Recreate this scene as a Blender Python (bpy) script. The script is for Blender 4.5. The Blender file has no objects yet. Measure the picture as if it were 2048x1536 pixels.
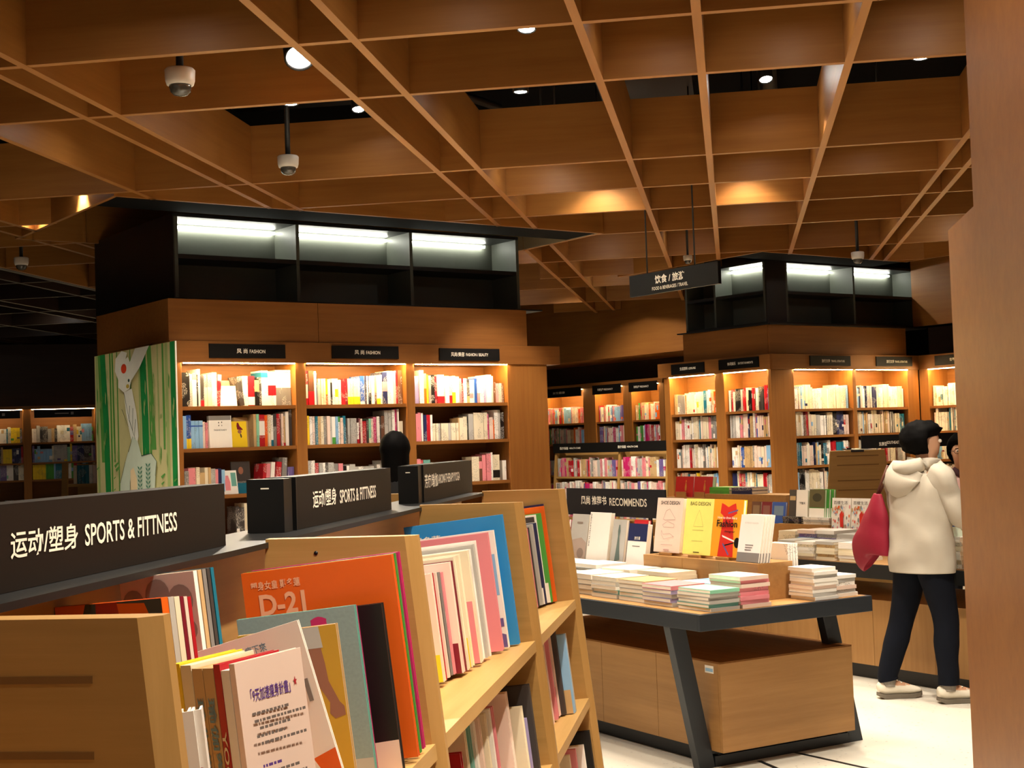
import bpy, bmesh, math, random
from mathutils import Vector, Matrix, noise
random.seed(7)
scene = bpy.context.scene
col = scene.collection

# ------------------------------------------------------------------ camera, light, exposure
FPX = 2850.0                       # focal length in pixels of a 2048 px wide frame
EYE = Vector((0, 0, 1.55))
_p, _r, _t = math.radians(2.363), math.radians(-1.963), math.radians(8.786)
_f = Vector((0, math.cos(_p), math.sin(_p))); _u = Vector((0, -math.sin(_p), math.cos(_p))); _x = Vector((1, 0, 0))
_cx = math.cos(_r) * _x + math.sin(_r) * _u
_cu = -math.sin(_r) * _x + math.cos(_r) * _u
_Rz = Matrix.Rotation(_t, 3, 'Z')
CX, CU, CF = _Rz @ _cx, _Rz @ _cu, _Rz @ _f
cam = bpy.data.cameras.new('camera')
cam.sensor_fit = 'HORIZONTAL'; cam.sensor_width = 36.0; cam.lens = FPX / 2048 * 36.0
cam.clip_start = 0.05; cam.clip_end = 200
camo = bpy.data.objects.new('camera', cam); col.objects.link(camo)
m3 = Matrix((CX, CU, -CF)).transposed()
camo.matrix_world = Matrix.Translation(EYE) @ m3.to_4x4()
scene.camera = camo
scene.view_settings.view_transform = 'Standard'
scene.view_settings.look = 'None'
scene.view_settings.exposure = 1.58
scene.view_settings.gamma = 1.0
scene.view_settings.use_curve_mapping = False
world = bpy.data.worlds.new('shop_ambient'); scene.world = world
world.use_nodes = True
world.node_tree.nodes['Background'].inputs[0].default_value = (1.0, 0.84, 0.66, 1)
world.node_tree.nodes['Background'].inputs[1].default_value = 0.09
LAMP = (1.0, 0.86, 0.68)
SPOT_W = 95.0

def ray(px, py): return CX * ((px - 1024) / FPX) + CU * ((768 - py) / FPX) + CF
def at_z(px, py, z): d = ray(px, py); return EYE + d * ((z - EYE.z) / d.z)
def at_y(px, py, y): d = ray(px, py); return EYE + d * (y / d.y)
def at_x(px, py, x): d = ray(px, py); return EYE + d * (x / d.x)

# ------------------------------------------------------------------ helpers
def lin(h):
    h = h.lstrip('#'); out = []
    for i in (0, 2, 4):
        c = int(h[i:i+2], 16) / 255
        out.append(c / 12.92 if c <= 0.04045 else ((c + 0.055) / 1.055) ** 2.4)
    return (*out, 1)
_M = {}
def mat(name, hexc, rough=0.55, spec=0.35, metal=0.0, vary=0.06, scale=14, bump=0.0):
    if name in _M: return _M[name]
    m = bpy.data.materials.new(name); m.use_nodes = True; nt = m.node_tree; b = nt.nodes['Principled BSDF']
    b.inputs['Roughness'].default_value = rough; b.inputs['Specular IOR Level'].default_value = spec; b.inputs['Metallic'].default_value = metal
    c = lin(hexc)
    tc = nt.nodes.new('ShaderNodeTexCoord'); nz = nt.nodes.new('ShaderNodeTexNoise'); nz.inputs['Scale'].default_value = scale; nz.inputs['Detail'].default_value = 3
    nt.links.new(tc.outputs['Object'], nz.inputs['Vector'])
    mx = nt.nodes.new('ShaderNodeMix'); mx.data_type = 'RGBA'
    mx.inputs[6].default_value = (*[v * (1 - vary) for v in c[:3]], 1); mx.inputs[7].default_value = (*[min(1, v * (1 + vary)) for v in c[:3]], 1)
    nt.links.new(nz.outputs['Fac'], mx.inputs[0]); nt.links.new(mx.outputs[2], b.inputs['Base Color'])
    if bump:
        bp = nt.nodes.new('ShaderNodeBump'); bp.inputs['Strength'].default_value = bump; bp.inputs['Distance'].default_value = 0.01
        nt.links.new(nz.outputs['Fac'], bp.inputs['Height']); nt.links.new(bp.outputs[0], b.inputs['Normal'])
    _M[name] = m; return m
def emit(name, rgb, strength):
    if name in _M: return _M[name]
    m = bpy.data.materials.new(name); m.use_nodes = True; nt = m.node_tree; b = nt.nodes['Principled BSDF']
    b.inputs['Base Color'].default_value = (.8, .8, .8, 1)
    b.inputs['Emission Color'].default_value = (*rgb, 1); b.inputs['Emission Strength'].default_value = strength
    _M[name] = m; return m
def wood(name, h1, h2, grain='x', rough=0.45, sc=5.0, spec=0.3):
    if name in _M: return _M[name]
    m = bpy.data.materials.new(name); m.use_nodes = True; nt = m.node_tree; b = nt.nodes['Principled BSDF']
    b.inputs['Roughness'].default_value = rough; b.inputs['Specular IOR Level'].default_value = spec
    tc = nt.nodes.new('ShaderNodeTexCoord'); mp = nt.nodes.new('ShaderNodeMapping')
    s = [sc * 7] * 3; s['xyz'.index(grain)] = sc * 0.35
    mp.inputs['Scale'].default_value = s
    nt.links.new(tc.outputs['Object'], mp.inputs['Vector'])
    n1 = nt.nodes.new('ShaderNodeTexNoise'); n1.inputs['Scale'].default_value = 1.0; n1.inputs['Detail'].default_value = 6; n1.inputs['Roughness'].default_value = 0.65
    nt.links.new(mp.outputs[0], n1.inputs['Vector'])
    n2 = nt.nodes.new('ShaderNodeTexNoise'); n2.inputs['Scale'].default_value = 0.9; n2.inputs['Detail'].default_value = 2
    nt.links.new(tc.outputs['Object'], n2.inputs['Vector'])
    ad = nt.nodes.new('ShaderNodeMath'); ad.operation = 'MULTIPLY_ADD'; ad.inputs[1].default_value = 0.5
    nt.links.new(n2.outputs['Fac'], ad.inputs[0])
    hf = nt.nodes.new('ShaderNodeMath'); hf.operation = 'MULTIPLY'; hf.inputs[1].default_value = 0.5
    nt.links.new(n1.outputs['Fac'], hf.inputs[0]); nt.links.new(hf.outputs[0], ad.inputs[2])
    cr = nt.nodes.new('ShaderNodeValToRGB'); cr.color_ramp.elements[0].position = 0.36; cr.color_ramp.elements[1].position = 0.64
    cr.color_ramp.elements[0].color = lin(h1); cr.color_ramp.elements[1].color = lin(h2)
    nt.links.new(ad.outputs[0], cr.inputs[0]); nt.links.new(cr.outputs[0], b.inputs['Base Color'])
    bp = nt.nodes.new('ShaderNodeBump'); bp.inputs['Strength'].default_value = 0.08; bp.inputs['Distance'].default_value = 0.004
    nt.links.new(n1.outputs['Fac'], bp.inputs['Height']); nt.links.new(bp.outputs[0], b.inputs['Normal'])
    _M[name] = m; return m

PAL = dict(W=('white', 'f3eee6'), C=('cream', 'e8dcc0'), K=('black', '1c1a1a'), G=('grey', '85817d'), S=('pale grey', 'b9b6b0'),
           R=('red', 'b3202a'), O=('orange', 'e5641c'), Y=('yellow', 'f2cf2c'), P=('pink', 'e08a92'), M=('magenta', 'c2286a'),
           B=('blue', '2c55a8'), L=('light blue', '8fbbe0'), T=('teal', '1f7088'), N=('navy', '272d55'), E=('green', '4f9f42'),
           A=('mint', '8fd0b0'), V=('violet', '6d5d95'), D=('brown', '6d4a38'), U=('tan', 'c9a878'), X=('maroon', '7a1e2e'),
           Z=('pale pink', 'ecd3c4'), H=('charcoal', '45403e'), Q=('lavender', 'a59cc8'), J=('sea green', '6ea89c'), I=('sky blue', '2f8ccc'))
def cover(k, printed=True):
    """book cover stock: plain colour with faint illegible print"""
    nm = PAL[k][0].replace(' ', '_') + ('_printed_cover' if printed else '_cover')
    if nm in _M: return _M[nm]
    m = mat(nm, PAL[k][1], rough=0.32, spec=0.45, vary=0.05, scale=9)
    if printed:
        nt = m.node_tree; b = nt.nodes['Principled BSDF']; src = b.inputs['Base Color'].links[0].from_socket
        tc = nt.nodes.new('ShaderNodeTexCoord'); mp = nt.nodes.new('ShaderNodeMapping'); mp.inputs['Scale'].default_value = (240, 240, 150)
        oi = nt.nodes.new('ShaderNodeObjectInfo')
        sc0 = nt.nodes.new('ShaderNodeVectorMath'); sc0.operation = 'SCALE'; sc0.inputs[0].default_value = (3.1, 1.7, 2.3); nt.links.new(oi.outputs['Random'], sc0.inputs['Scale'])
        ofs = nt.nodes.new('ShaderNodeVectorMath'); ofs.operation = 'ADD'; nt.links.new(tc.outputs['Object'], ofs.inputs[0]); nt.links.new(sc0.outputs[0], ofs.inputs[1])
        nt.links.new(ofs.outputs[0], mp.inputs['Vector'])
        nz = nt.nodes.new('ShaderNodeTexNoise'); nz.noise_dimensions = '3D'; nz.inputs['Scale'].default_value = 1; nz.inputs['Detail'].default_value = 1
        nt.links.new(mp.outputs[0], nz.inputs['Vector'])
        big = nt.nodes.new('ShaderNodeTexNoise'); big.inputs['Scale'].default_value = 11; big.inputs['Detail'].default_value = 0
        nt.links.new(ofs.outputs[0], big.inputs['Vector'])
        g1 = nt.nodes.new('ShaderNodeMath'); g1.operation = 'GREATER_THAN'; g1.inputs[1].default_value = 0.55; nt.links.new(nz.outputs['Fac'], g1.inputs[0])
        g2 = nt.nodes.new('ShaderNodeMath'); g2.operation = 'GREATER_THAN'; g2.inputs[1].default_value = 0.53; nt.links.new(big.outputs['Fac'], g2.inputs[0])
        ml = nt.nodes.new('ShaderNodeMath'); ml.operation = 'MULTIPLY'; nt.links.new(g1.outputs[0], ml.inputs[0]); nt.links.new(g2.outputs[0], ml.inputs[1])
        sc_ = nt.nodes.new('ShaderNodeMath'); sc_.operation = 'MULTIPLY'; sc_.inputs[1].default_value = 0.5; nt.links.new(ml.outputs[0], sc_.inputs[0])
        mx = nt.nodes.new('ShaderNodeMix'); mx.data_type = 'RGBA'
        c = lin(PAL[k][1]); lum = .2 * c[0] + .7 * c[1] + .1 * c[2]
        mx.inputs[7].default_value = (.07, .06, .06, 1) if lum > 0.25 else (.8, .77, .7, 1)
        nt.links.new(sc_.outputs[0], mx.inputs[0]); nt.links.new(src, mx.inputs[6]); nt.links.new(mx.outputs[2], b.inputs['Base Color'])
    return m
def paper():
    if 'page_paper' in _M: return _M['page_paper']
    m = mat('page_paper', 'eee6d6', rough=0.8, spec=0.1, vary=0.04, scale=60); return m

class MB:
    """collects shapes and links them as ONE mesh object"""
    def __init__(s, *mats): s.v = []; s.f = []; s.m = []; s.sm = []; s.mats = list(mats)
    def add(s, vs, fs, m=0, M=None, smooth=False):
        o = len(s.v); s.v += [(M @ Vector(v)) if M else Vector(v) for v in vs]
        for f in fs: s.f.append([o + i for i in f]); s.m.append(m); s.sm.append(smooth)
    def box(s, x0, x1, y0, y1, z0, z1, m=0, M=None):
        s.add([(x0,y0,z0),(x1,y0,z0),(x1,y1,z0),(x0,y1,z0),(x0,y0,z1),(x1,y0,z1),(x1,y1,z1),(x0,y1,z1)],
              [(0,3,2,1),(4,5,6,7),(0,1,5,4),(1,2,6,5),(2,3,7,6),(3,0,4,7)], m, M); return s
    def hexa(s, bot, top, m=0, M=None):
        s.add(list(bot) + list(top), [(0,3,2,1),(4,5,6,7),(0,1,5,4),(1,2,6,5),(2,3,7,6),(3,0,4,7)], m, M); return s
    def prism(s, pts, d, m=0, M=None):
        """flat polygon pts (3d) swept by vector d"""
        n = len(pts); d = Vector(d); a = [Vector(p) for p in pts]; b = [p + d for p in a]
        s.add(a + b, [list(range(n))[::-1], [n + i for i in range(n)]] + [(i, (i+1) % n, n + (i+1) % n, n + i) for i in range(n)], m, M); return s
    def loft(s, rings, m=0, cap=True, M=None, smooth=True):
        n = len(rings[0]); vs = [v for r in rings for v in r]; fs = []
        for k in range(len(rings) - 1):
            for i in range(n): fs.append((k*n + i, k*n + (i+1) % n, (k+1)*n + (i+1) % n, (k+1)*n + i))
        if cap: fs.append(list(range(n))[::-1]); fs.append([(len(rings)-1)*n + i for i in range(n)])
        s.add(vs, fs, m, M, smooth); return s
    def tube(s, p0, p1, r0, r1=None, n=12, m=0, M=None, smooth=True):
        p0, p1 = Vector(p0), Vector(p1); r1 = r0 if r1 is None else r1
        q = (p1 - p0).to_track_quat('Z', 'Y').to_matrix()
        ring = lambda p, r: [p + q @ Vector((r*math.cos(2*math.pi*i/n), r*math.sin(2*math.pi*i/n), 0)) for i in range(n)]
        s.loft([ring(p0, r0), ring(p1, r1)], m, True, M, smooth); return s
    def lathe(s, prof, c=(0,0,0), n=24, m=0, M=None, smooth=True):
        c = Vector(c)
        s.loft([[c + Vector((max(r, 1e-4)*math.cos(2*math.pi*i/n), max(r, 1e-4)*math.sin(2*math.pi*i/n), z)) for i in range(n)] for r, z in prof], m, True, M, smooth); return s
    def build(s, name, parent=None, matrix=None, bevel=0):
        me = bpy.data.meshes.new(name); me.from_pydata([tuple(v) for v in s.v], [], s.f)
        for mm in s.mats: me.materials.append(mm)
        for p, mi, sm in zip(me.polygons, s.m, s.sm): p.material_index = mi; p.use_smooth = sm
        bm = bmesh.new(); bm.from_mesh(me); bmesh.ops.recalc_face_normals(bm, faces=bm.faces); bm.to_mesh(me); bm.free()
        o = bpy.data.objects.new(name, me); col.objects.link(o)
        if parent: o.parent = parent
        if matrix is not None: o.matrix_local = matrix
        if bevel:
            b = o.modifiers.new('bevel', 'BEVEL'); b.width = bevel; b.segments = 2; b.limit_method = 'ANGLE'; b.angle_limit = 0.7
        return o
def tag(o, label=None, cat=None, group=None, kind=None):
    if label: o['label'] = label
    if cat: o['category'] = cat
    if group: o['group'] = group
    if kind: o['kind'] = kind
    return o
def thing(name, label, cat, matrix, group=None):
    o = bpy.data.objects.new(name, None); o.empty_display_size = 0.1; col.objects.link(o); o.matrix_world = matrix
    return tag(o, label, cat, group)
def FR(x, y, rot, z=0): return Matrix.Translation((x, y, z)) @ Matrix.Rotation(math.radians(rot), 4, 'Z')
def T(x, y, z): return Matrix.Translation((x, y, z))
def RX(a): return Matrix.Rotation(math.radians(a), 4, 'X')
def RY(a): return Matrix.Rotation(math.radians(a), 4, 'Y')
def RZ(a): return Matrix.Rotation(math.radians(a), 4, 'Z')
def facing(origin, right, normal):
    """matrix whose local x is reading direction, y is up the sheet, z the outward normal"""
    r, n = Vector(right).normalized(), Vector(normal).normalized(); u = n.cross(r)
    m = Matrix((r, u, n)).transposed().to_4x4(); m.translation = Vector(origin); return m
_TX = {}
def lettering(text, parent, M, w, h, m, name='lettering', bold=0.012, label=None):
    """text fitted to w x h, centred at M's origin, lying in M's xy plane"""
    key = (text, bold)
    if key not in _TX:
        cu = bpy.data.curves.new('txt', 'FONT'); cu.body = text; cu.size = 1; cu.offset = bold; cu.align_x = 'LEFT'; cu.resolution_u = 3
        ob = bpy.data.objects.new('txt', cu); col.objects.link(ob)
        dg = bpy.context.evaluated_depsgraph_get(); me = bpy.data.meshes.new_from_object(ob.evaluated_get(dg))
        bpy.data.objects.remove(ob); bpy.data.curves.remove(cu)
        _TX[key] = [tuple(v.co) for v in me.vertices], [tuple(p.vertices) for p in me.polygons]
        bpy.data.meshes.remove(me)
    vs, fs = _TX[key]
    if not vs: return None
    xs = [v[0] for v in vs]; ys = [v[1] for v in vs]
    x0, x1, y0, y1 = min(xs), max(xs), min(ys), max(ys)
    k = MB(m); k.add([((v[0]-(x0+x1)/2) * w / (x1-x0), (v[1]-(y0+y1)/2) * h / (y1-y0), 0) for v in vs], fs)
    me = bpy.data.meshes.new(name); me.from_pydata([tuple(v) for v in k.v], [], k.f); me.materials.append(m)
    o = bpy.data.objects.new(name, me); col.objects.link(o); o.parent = parent; o.matrix_local = M
    return tag(o, label)
def marks(parent, M, polys, mats, name='cover_art', label=None):
    """flat printed shapes [(points2d, material index)] in M's xy plane"""
    k = MB(*mats)
    for i, (pts, mi) in enumerate(polys): k.add([(x, y, 0.00012 * i) for x, y in pts], [list(range(len(pts)))], mi)
    o = k.build(name, parent, M); return tag(o, label)

# ------------------------------------------------------------------ common materials
OAK = wood('oak_veneer', '9a7041', 'ae8350', 'x'); OAKZ = wood('oak_veneer_upright', '9a7041', 'ae8350', 'z')
OAKY = wood('oak_veneer_lengthwise', '9a7041', 'ae8350', 'y')
PALEY = wood('pale_oak_lengthwise', 'b08a50', 'c69e62', 'y'); PALEZ = wood('pale_oak_upright', 'a37d45', 'b88f55', 'z')
PALEX = wood('pale_oak_crosswise', 'a37d45', 'b88f55', 'x')
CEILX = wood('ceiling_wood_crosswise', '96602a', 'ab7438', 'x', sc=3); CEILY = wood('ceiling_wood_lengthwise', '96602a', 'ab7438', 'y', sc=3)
CASEX = wood('bookcase_wood', '7c4d22', '8f5d2c', 'x', sc=4); CASEZ = wood('bookcase_wood_upright', '85532400'[:6], '99652f', 'z', sc=4)
WALLW = wood('wall_wood', '8a5526', '9e6830', 'x', sc=2.5)
DARKW = wood('dark_and_unlit_wood', '2e2119', '3a2a1f', 'x')  # dark wall wood; in the left hall it also stands for unlit boards
BLACK = mat('black_powder_coat', '191a1b', rough=0.42, spec=0.4)
SOFTBLACK = mat('soft_black_sign', '110f0e', rough=0.5, spec=0.2)
BLUEBLACK = mat('blue_black_steel', '22272d', rough=0.45, spec=0.4)
GREENBLK = mat('greenish_black_laminate', '4e5149', rough=0.5, spec=0.35)
VOID = mat('void_black', '0b0b0b', rough=0.9, spec=0.1)
SIGNW = mat('sign_white_print', 'f2ead8', rough=0.6)
LENS = emit('lamp_lens', (1, .95, .86), 40)
LEDW = emit('cool_led_strip', (1, 1, .86), 14)
LEDY = emit('warm_led_strip', (1, .70, .32), 105)
# ------------------------------------------------------------------ room shell
ZB, BH = 3.30, 0.38                 # underside of the ceiling lattice, depth of its boards
def struct(o): o['kind'] = 'structure'; return o
def terrazzo():
    m = mat('terrazzo', 'd9d4c8', rough=0.28, spec=0.45, vary=0.03, scale=3); nt = m.node_tree; b = nt.nodes['Principled BSDF']
    src = b.inputs['Base Color'].links[0].from_socket
    tc = nt.nodes.new('ShaderNodeTexCoord'); vo = nt.nodes.new('ShaderNodeTexVoronoi'); vo.inputs['Scale'].default_value = 28
    nt.links.new(tc.outputs['Object'], vo.inputs['Vector'])
    lt = nt.nodes.new('ShaderNodeMath'); lt.operation = 'LESS_THAN'; lt.inputs[1].default_value = 0.17; nt.links.new(vo.outputs['Distance'], lt.inputs[0])
    mx = nt.nodes.new('ShaderNodeMix'); mx.data_type = 'RGBA'; nt.links.new(lt.outputs[0], mx.inputs[0]); nt.links.new(src, mx.inputs[6])
    cr = nt.nodes.new('ShaderNodeValToRGB'); cr.color_ramp.elements[0].color = lin('8d877c'); cr.color_ramp.elements[1].color = lin('f0ece2')
    nt.links.new(vo.outputs['Color'], cr.inputs[0]); nt.links.new(cr.outputs[0], mx.inputs[7]); nt.links.new(mx.outputs[2], b.inputs['Base Color']); return m
fl = MB(terrazzo()); fl.box(-13, 7, -3, 27, -0.12, 0)
floor = struct(fl.build('floor'))
jn = MB(BLACK)
for a, b_ in (((1528, 1526), (1700, 1600)), ((1604, 1508), (1735, 1537))):
    p, q = at_z(*a, 0), at_z(*b_, 0); d = (q - p).normalized(); n = Vector((-d.y, d.x, 0)) * 0.012
    p, q = p - d * 0.05, q + d * 2.5
    jn.prism([p - n + Vector((0,0,.0002)), q - n + Vector((0,0,.0002)), q + n + Vector((0,0,.0002)), p + n + Vector((0,0,.0002))], (0, 0, .0008))
o = jn.build('floor_joint', floor); o['label'] = 'dark metal joint strips in the pale floor'

# ceiling: black plenum, lattice of boards
ce = MB(VOID); ce.box(-13, 7, -3, 27, 4.6, 4.7)
ceiling = struct(ce.build('ceiling'))
UU, VV = Vector((math.sin(math.pi/4), math.cos(math.pi/4), 0)), Vector((-math.sin(math.pi/4), math.cos(math.pi/4), 0))
A0 = Vector((-3.856, 9.625, 0))                       # main bookcase, lower left front
RING_M = (A0 + UU * -0.55 + VV * -0.27, 4.22, 2.10)  # origin, along UU, along VV
RC = Vector((0.338, 13.856, 0))
RING_R = (RC, 2.12, 2.08)
RING_R2 = (RC + UU * 2.12 - VV * 3.2, 3.0, 5.28)
def in_ring(p, rg, pad=0.0):
    d = p - rg[0]; a, b = d.dot(UU), d.dot(VV)
    return -pad < a < rg[1] + pad and -pad < b < rg[2] + pad
RING_B = (A0 + UU * 4.9 + VV * 4.2, 0, 0)
RINGS = [RING_M, RING_R, RING_R2]
FAR_C = [at_z(px, py, 3.30) for px, py in ((1107, 553), (1115, 624))]
RINGS += [(c - UU * 2.2, 2.2, 1.7) for c in FAR_C]
BULK = 17.75                                          # far bulkhead line x + y
def free(p):
    if any(in_ring(p, r) for r in RINGS): return False
    if p.x + p.y > BULK and p.x > -9: return False
    return p.x > -6.5
def runs(p, q, n=900):
    out = []; st = None
    for i in range(n + 1):
        s = p.lerp(q, i / n); ok = free(s)
        if ok and st is None: st = s
        if (not ok or i == n) and st is not None:
            if (s - st).length > 0.12: out.append((st, s))
            st = None
    return out
YS = [1.9, 2.95, 3.95, 4.92, 5.90, 6.89, 8.91, 9.93, 10.91, 12.09, 13.78, 15.16, 16.19, 17.97, 19.2]
XS = [-5.48, -5.24, -3.87, -3.245, -3.065, -1.81, -1.545, -0.58, -0.085, 0.608, 1.455, 1.612, 2.9, 4.2]
for y in YS:
    for p, q in runs(Vector((-6.5, y, 0)), Vector((4.6, y, 0))):
        k = MB(CEILX); k.box(p.x, q.x, y - 0.02, y + 0.02, ZB + 0.0015, ZB + BH); k.build('ceiling_beam', ceiling)
for x in XS:
    for p, q in runs(Vector((x, 1.2, 0)), Vector((x, 24, 0))):
        k = MB(CEILY); k.box(x - 0.02, x + 0.02, p.y, q.y, ZB, ZB + BH - 0.002); k.build('ceiling_beam', ceiling)
# ducts and trays seen through the open cells
k = MB(mat('galvanised_duct', '3a3a3c', rough=0.5, metal=0.6))
k.box(-3.6, -2.0, 9.6, 10.2, 4.1, 4.4); k.box(-0.9, -0.2, 8, 12, 4.15, 4.4); k.tube((-4, 9.4, 4.2), (3.5, 9.9, 4.2), .05); k.tube((0.2, 7, 4.3), (0.5, 14, 4.3), .06)
k.tube((1.7, 8.6, 4.05), (3.4, 9.4, 4.05), .12); k.tube((-2.9, 8.2, 4.2), (-1.6, 10.2, 4.0), .03)
k.build('duct', ceiling)['label'] = 'dim metal ducts above the open lattice'

# bookcase surrounds that hang with the lattice (a framed opening round each column)
def ring(name, rg, sides, lid=True):
    o, a, b = rg; t = 0.03
    M = Matrix.Translation(o) @ RZ(45)
    root = struct(thing(name, None, None, M))
    if 'f' in sides: k = MB(CEILX); k.box(-t, a + t, -t, 0, ZB, ZB + BH + .02); k.build('fascia_board', root)
    if 'b' in sides: k = MB(CEILX); k.box(0, a, b, b + t, ZB, ZB + BH + .02); k.build('fascia_board', root)
    if 'l' in sides: k = MB(CEILY); k.box(-t, 0, 0, b + t, ZB, ZB + BH + .02); k.build('fascia_board', root)
    if 'r' in sides: k = MB(CEILY); k.box(a, a + t, 0, b + t, ZB, ZB + BH + .02); k.build('fascia_board', root)
    if lid: k = MB(VOID); k.box(0.001, a - .02, 0.001, 0.42, ZB + .004, ZB + .02); k.build('soffit_panel', root)
    if 'r' in sides: k = MB(mat('pale_liner', 'cdbb98')); k.box(a - .006, a - .0005, .001, b, ZB + .002, ZB + BH); k.build('liner_panel', root)
    return root
ring('trim_1', RING_M, 'fblr'); ring('trim_2', RING_R, 'fl')
k = MB(CEILX); M = Matrix.Translation(RC + UU * 2.12) @ RZ(-45)
k.box(0.0, 3.2, -.03, 0, ZB, ZB + BH + .02); struct(k.build('trim_3', None, M))
# further surrounds behind the main bookcase: only their right corners show
for i, c in enumerate(FAR_C):
    ring('trim_%d' % (4 + i), (c - UU * 2.2, 2.2, 1.7), 'fr')
# edge of the lit lattice on the left; the unlit lattice beyond it, shade put into its dark wood
k = MB(CEILY); k.box(-6.53, -6.5, 2, 24, ZB, ZB + BH); k.build('lattice_edge_board', ceiling)
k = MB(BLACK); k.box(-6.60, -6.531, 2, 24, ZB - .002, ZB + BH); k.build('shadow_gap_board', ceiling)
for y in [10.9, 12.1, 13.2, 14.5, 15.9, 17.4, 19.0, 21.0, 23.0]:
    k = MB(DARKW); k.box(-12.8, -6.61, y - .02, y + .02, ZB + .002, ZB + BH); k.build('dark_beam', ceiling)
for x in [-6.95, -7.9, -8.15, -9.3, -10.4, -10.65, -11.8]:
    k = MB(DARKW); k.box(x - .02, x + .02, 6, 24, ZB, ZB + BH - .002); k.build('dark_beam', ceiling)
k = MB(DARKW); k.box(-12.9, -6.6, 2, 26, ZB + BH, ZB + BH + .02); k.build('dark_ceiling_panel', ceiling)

# walls
k = MB(WALLW); k.box(0.65, 1.0, -3, 3.90, 0, 4.6); k.box(0.651, 1.0, 3.9005, 4.36, 0, 2.135)
struct(k.build('wall_right'))
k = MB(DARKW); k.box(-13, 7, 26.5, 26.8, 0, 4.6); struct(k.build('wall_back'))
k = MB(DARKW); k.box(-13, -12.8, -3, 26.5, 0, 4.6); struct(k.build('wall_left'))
k = MB(WALLW); k.box(5.2, 5.4, 3, 26.5, 0, 4.6); struct(k.build('wall_far_right'))
# dark high wall of the left hall, above its bookcases
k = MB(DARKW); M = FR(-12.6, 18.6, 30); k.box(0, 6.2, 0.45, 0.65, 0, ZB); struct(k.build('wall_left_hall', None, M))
# wooden bulkhead across the far end
Pb = at_z(1054, 646.6, ZB); M = Matrix.Translation((Pb.x, Pb.y, 0)) @ RZ(-45)
k = MB(WALLW); k.box(-2.5, 3.4, 0, 0.06, 2.66, 4.6); k.box(-2.5, 3.4, 0.06, 0.9, 2.66, 2.70); struct(k.build('trim_6', None, M))
k = MB(DARKW); k.box(-2.5, 3.6, 0.9, 1.0, 0, 4.6); struct(k.build('wall_far_end', None, M))
# brown wall right of the travel bookcase
k = MB(WALLW); M = Matrix.Translation(RC + UU * 2.12) @ RZ(-45); k.box(-.6, 3.4, 0.86, 0.9, 2.69, 4.6); struct(k.build('trim_7', None, M))

k = MB(DARKW); k.box(-.6, 3.4, 1.12, 1.16, 0, 2.685); k.box(-.1, 3.4, .9, 1.1195, 2.66, 2.685); struct(k.build('trim_8', None, M))
# ------------------------------------------------------------------ lamps
def spot(x, y, z=3.52, power=SPOT_W, aim=(0, 0), label='', ang=78, size=1.0):
    root = thing('ceiling_spotlight', label or 'small black spotlight in a ceiling cell', 'ceiling light', T(x, y, z), 'spotlights set in the ceiling lattice')
    dirv = Vector((aim[0], aim[1], -1)).normalized(); q = dirv.to_track_quat('-Z', 'Y').to_matrix().to_4x4(); q0 = q; q = q @ Matrix.Scale(size, 4)
    k = MB(BLACK); k.lathe([(.028, .13), (.045, .12), (.045, .004), (.040, .0), (.038, .012), (.0, .012)], (0, 0, 0), 20, M=q); k.build('housing', root)
    k = MB(LENS); k.lathe([(.0, .010), (.036, .010), (.034, .004), (.0, .003)], (0, 0, 0), 20, M=q); k.build('lens', root)
    k = MB(BLACK); k.tube((0, 0, .1), (0, 0, 4.6 - z), .008, n=8); k.build('stem', root)
    L = bpy.data.lights.new('spot_beam', 'SPOT'); L.energy = power; L.color = LAMP; L.spot_size = math.radians(ang); L.spot_blend = 0.6; L.shadow_soft_size = 0.045
    lo = bpy.data.objects.new('spot_beam', L); col.objects.link(lo); lo.parent = root; lo.matrix_local = q0 @ T(0, 0, -.012)
    return root
spot(-2.01, 6.62, 3.45, 70, aim=(.35, -.85), size=1.7, label='brightest ceiling spotlight, in the cell above the left security camera')
_q = at_z(1053, 60, 3.40); spot(_q.x, _q.y, 3.40, 60, aim=(0, -.2), label='ceiling spotlight half hidden behind a beam near the top middle')
_q = at_z(1532, 160, 3.66); spot(_q.x, _q.y, 3.66, 110, label='ceiling spotlight in the open dark cell at upper right', aim=(.1, -.35))
_q = at_z(717, 220, 3.66); spot(_q.x, _q.y, 3.66, 90, (.1, -.3), label='ceiling spotlight in the open dark cell above the long-stemmed camera')
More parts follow.
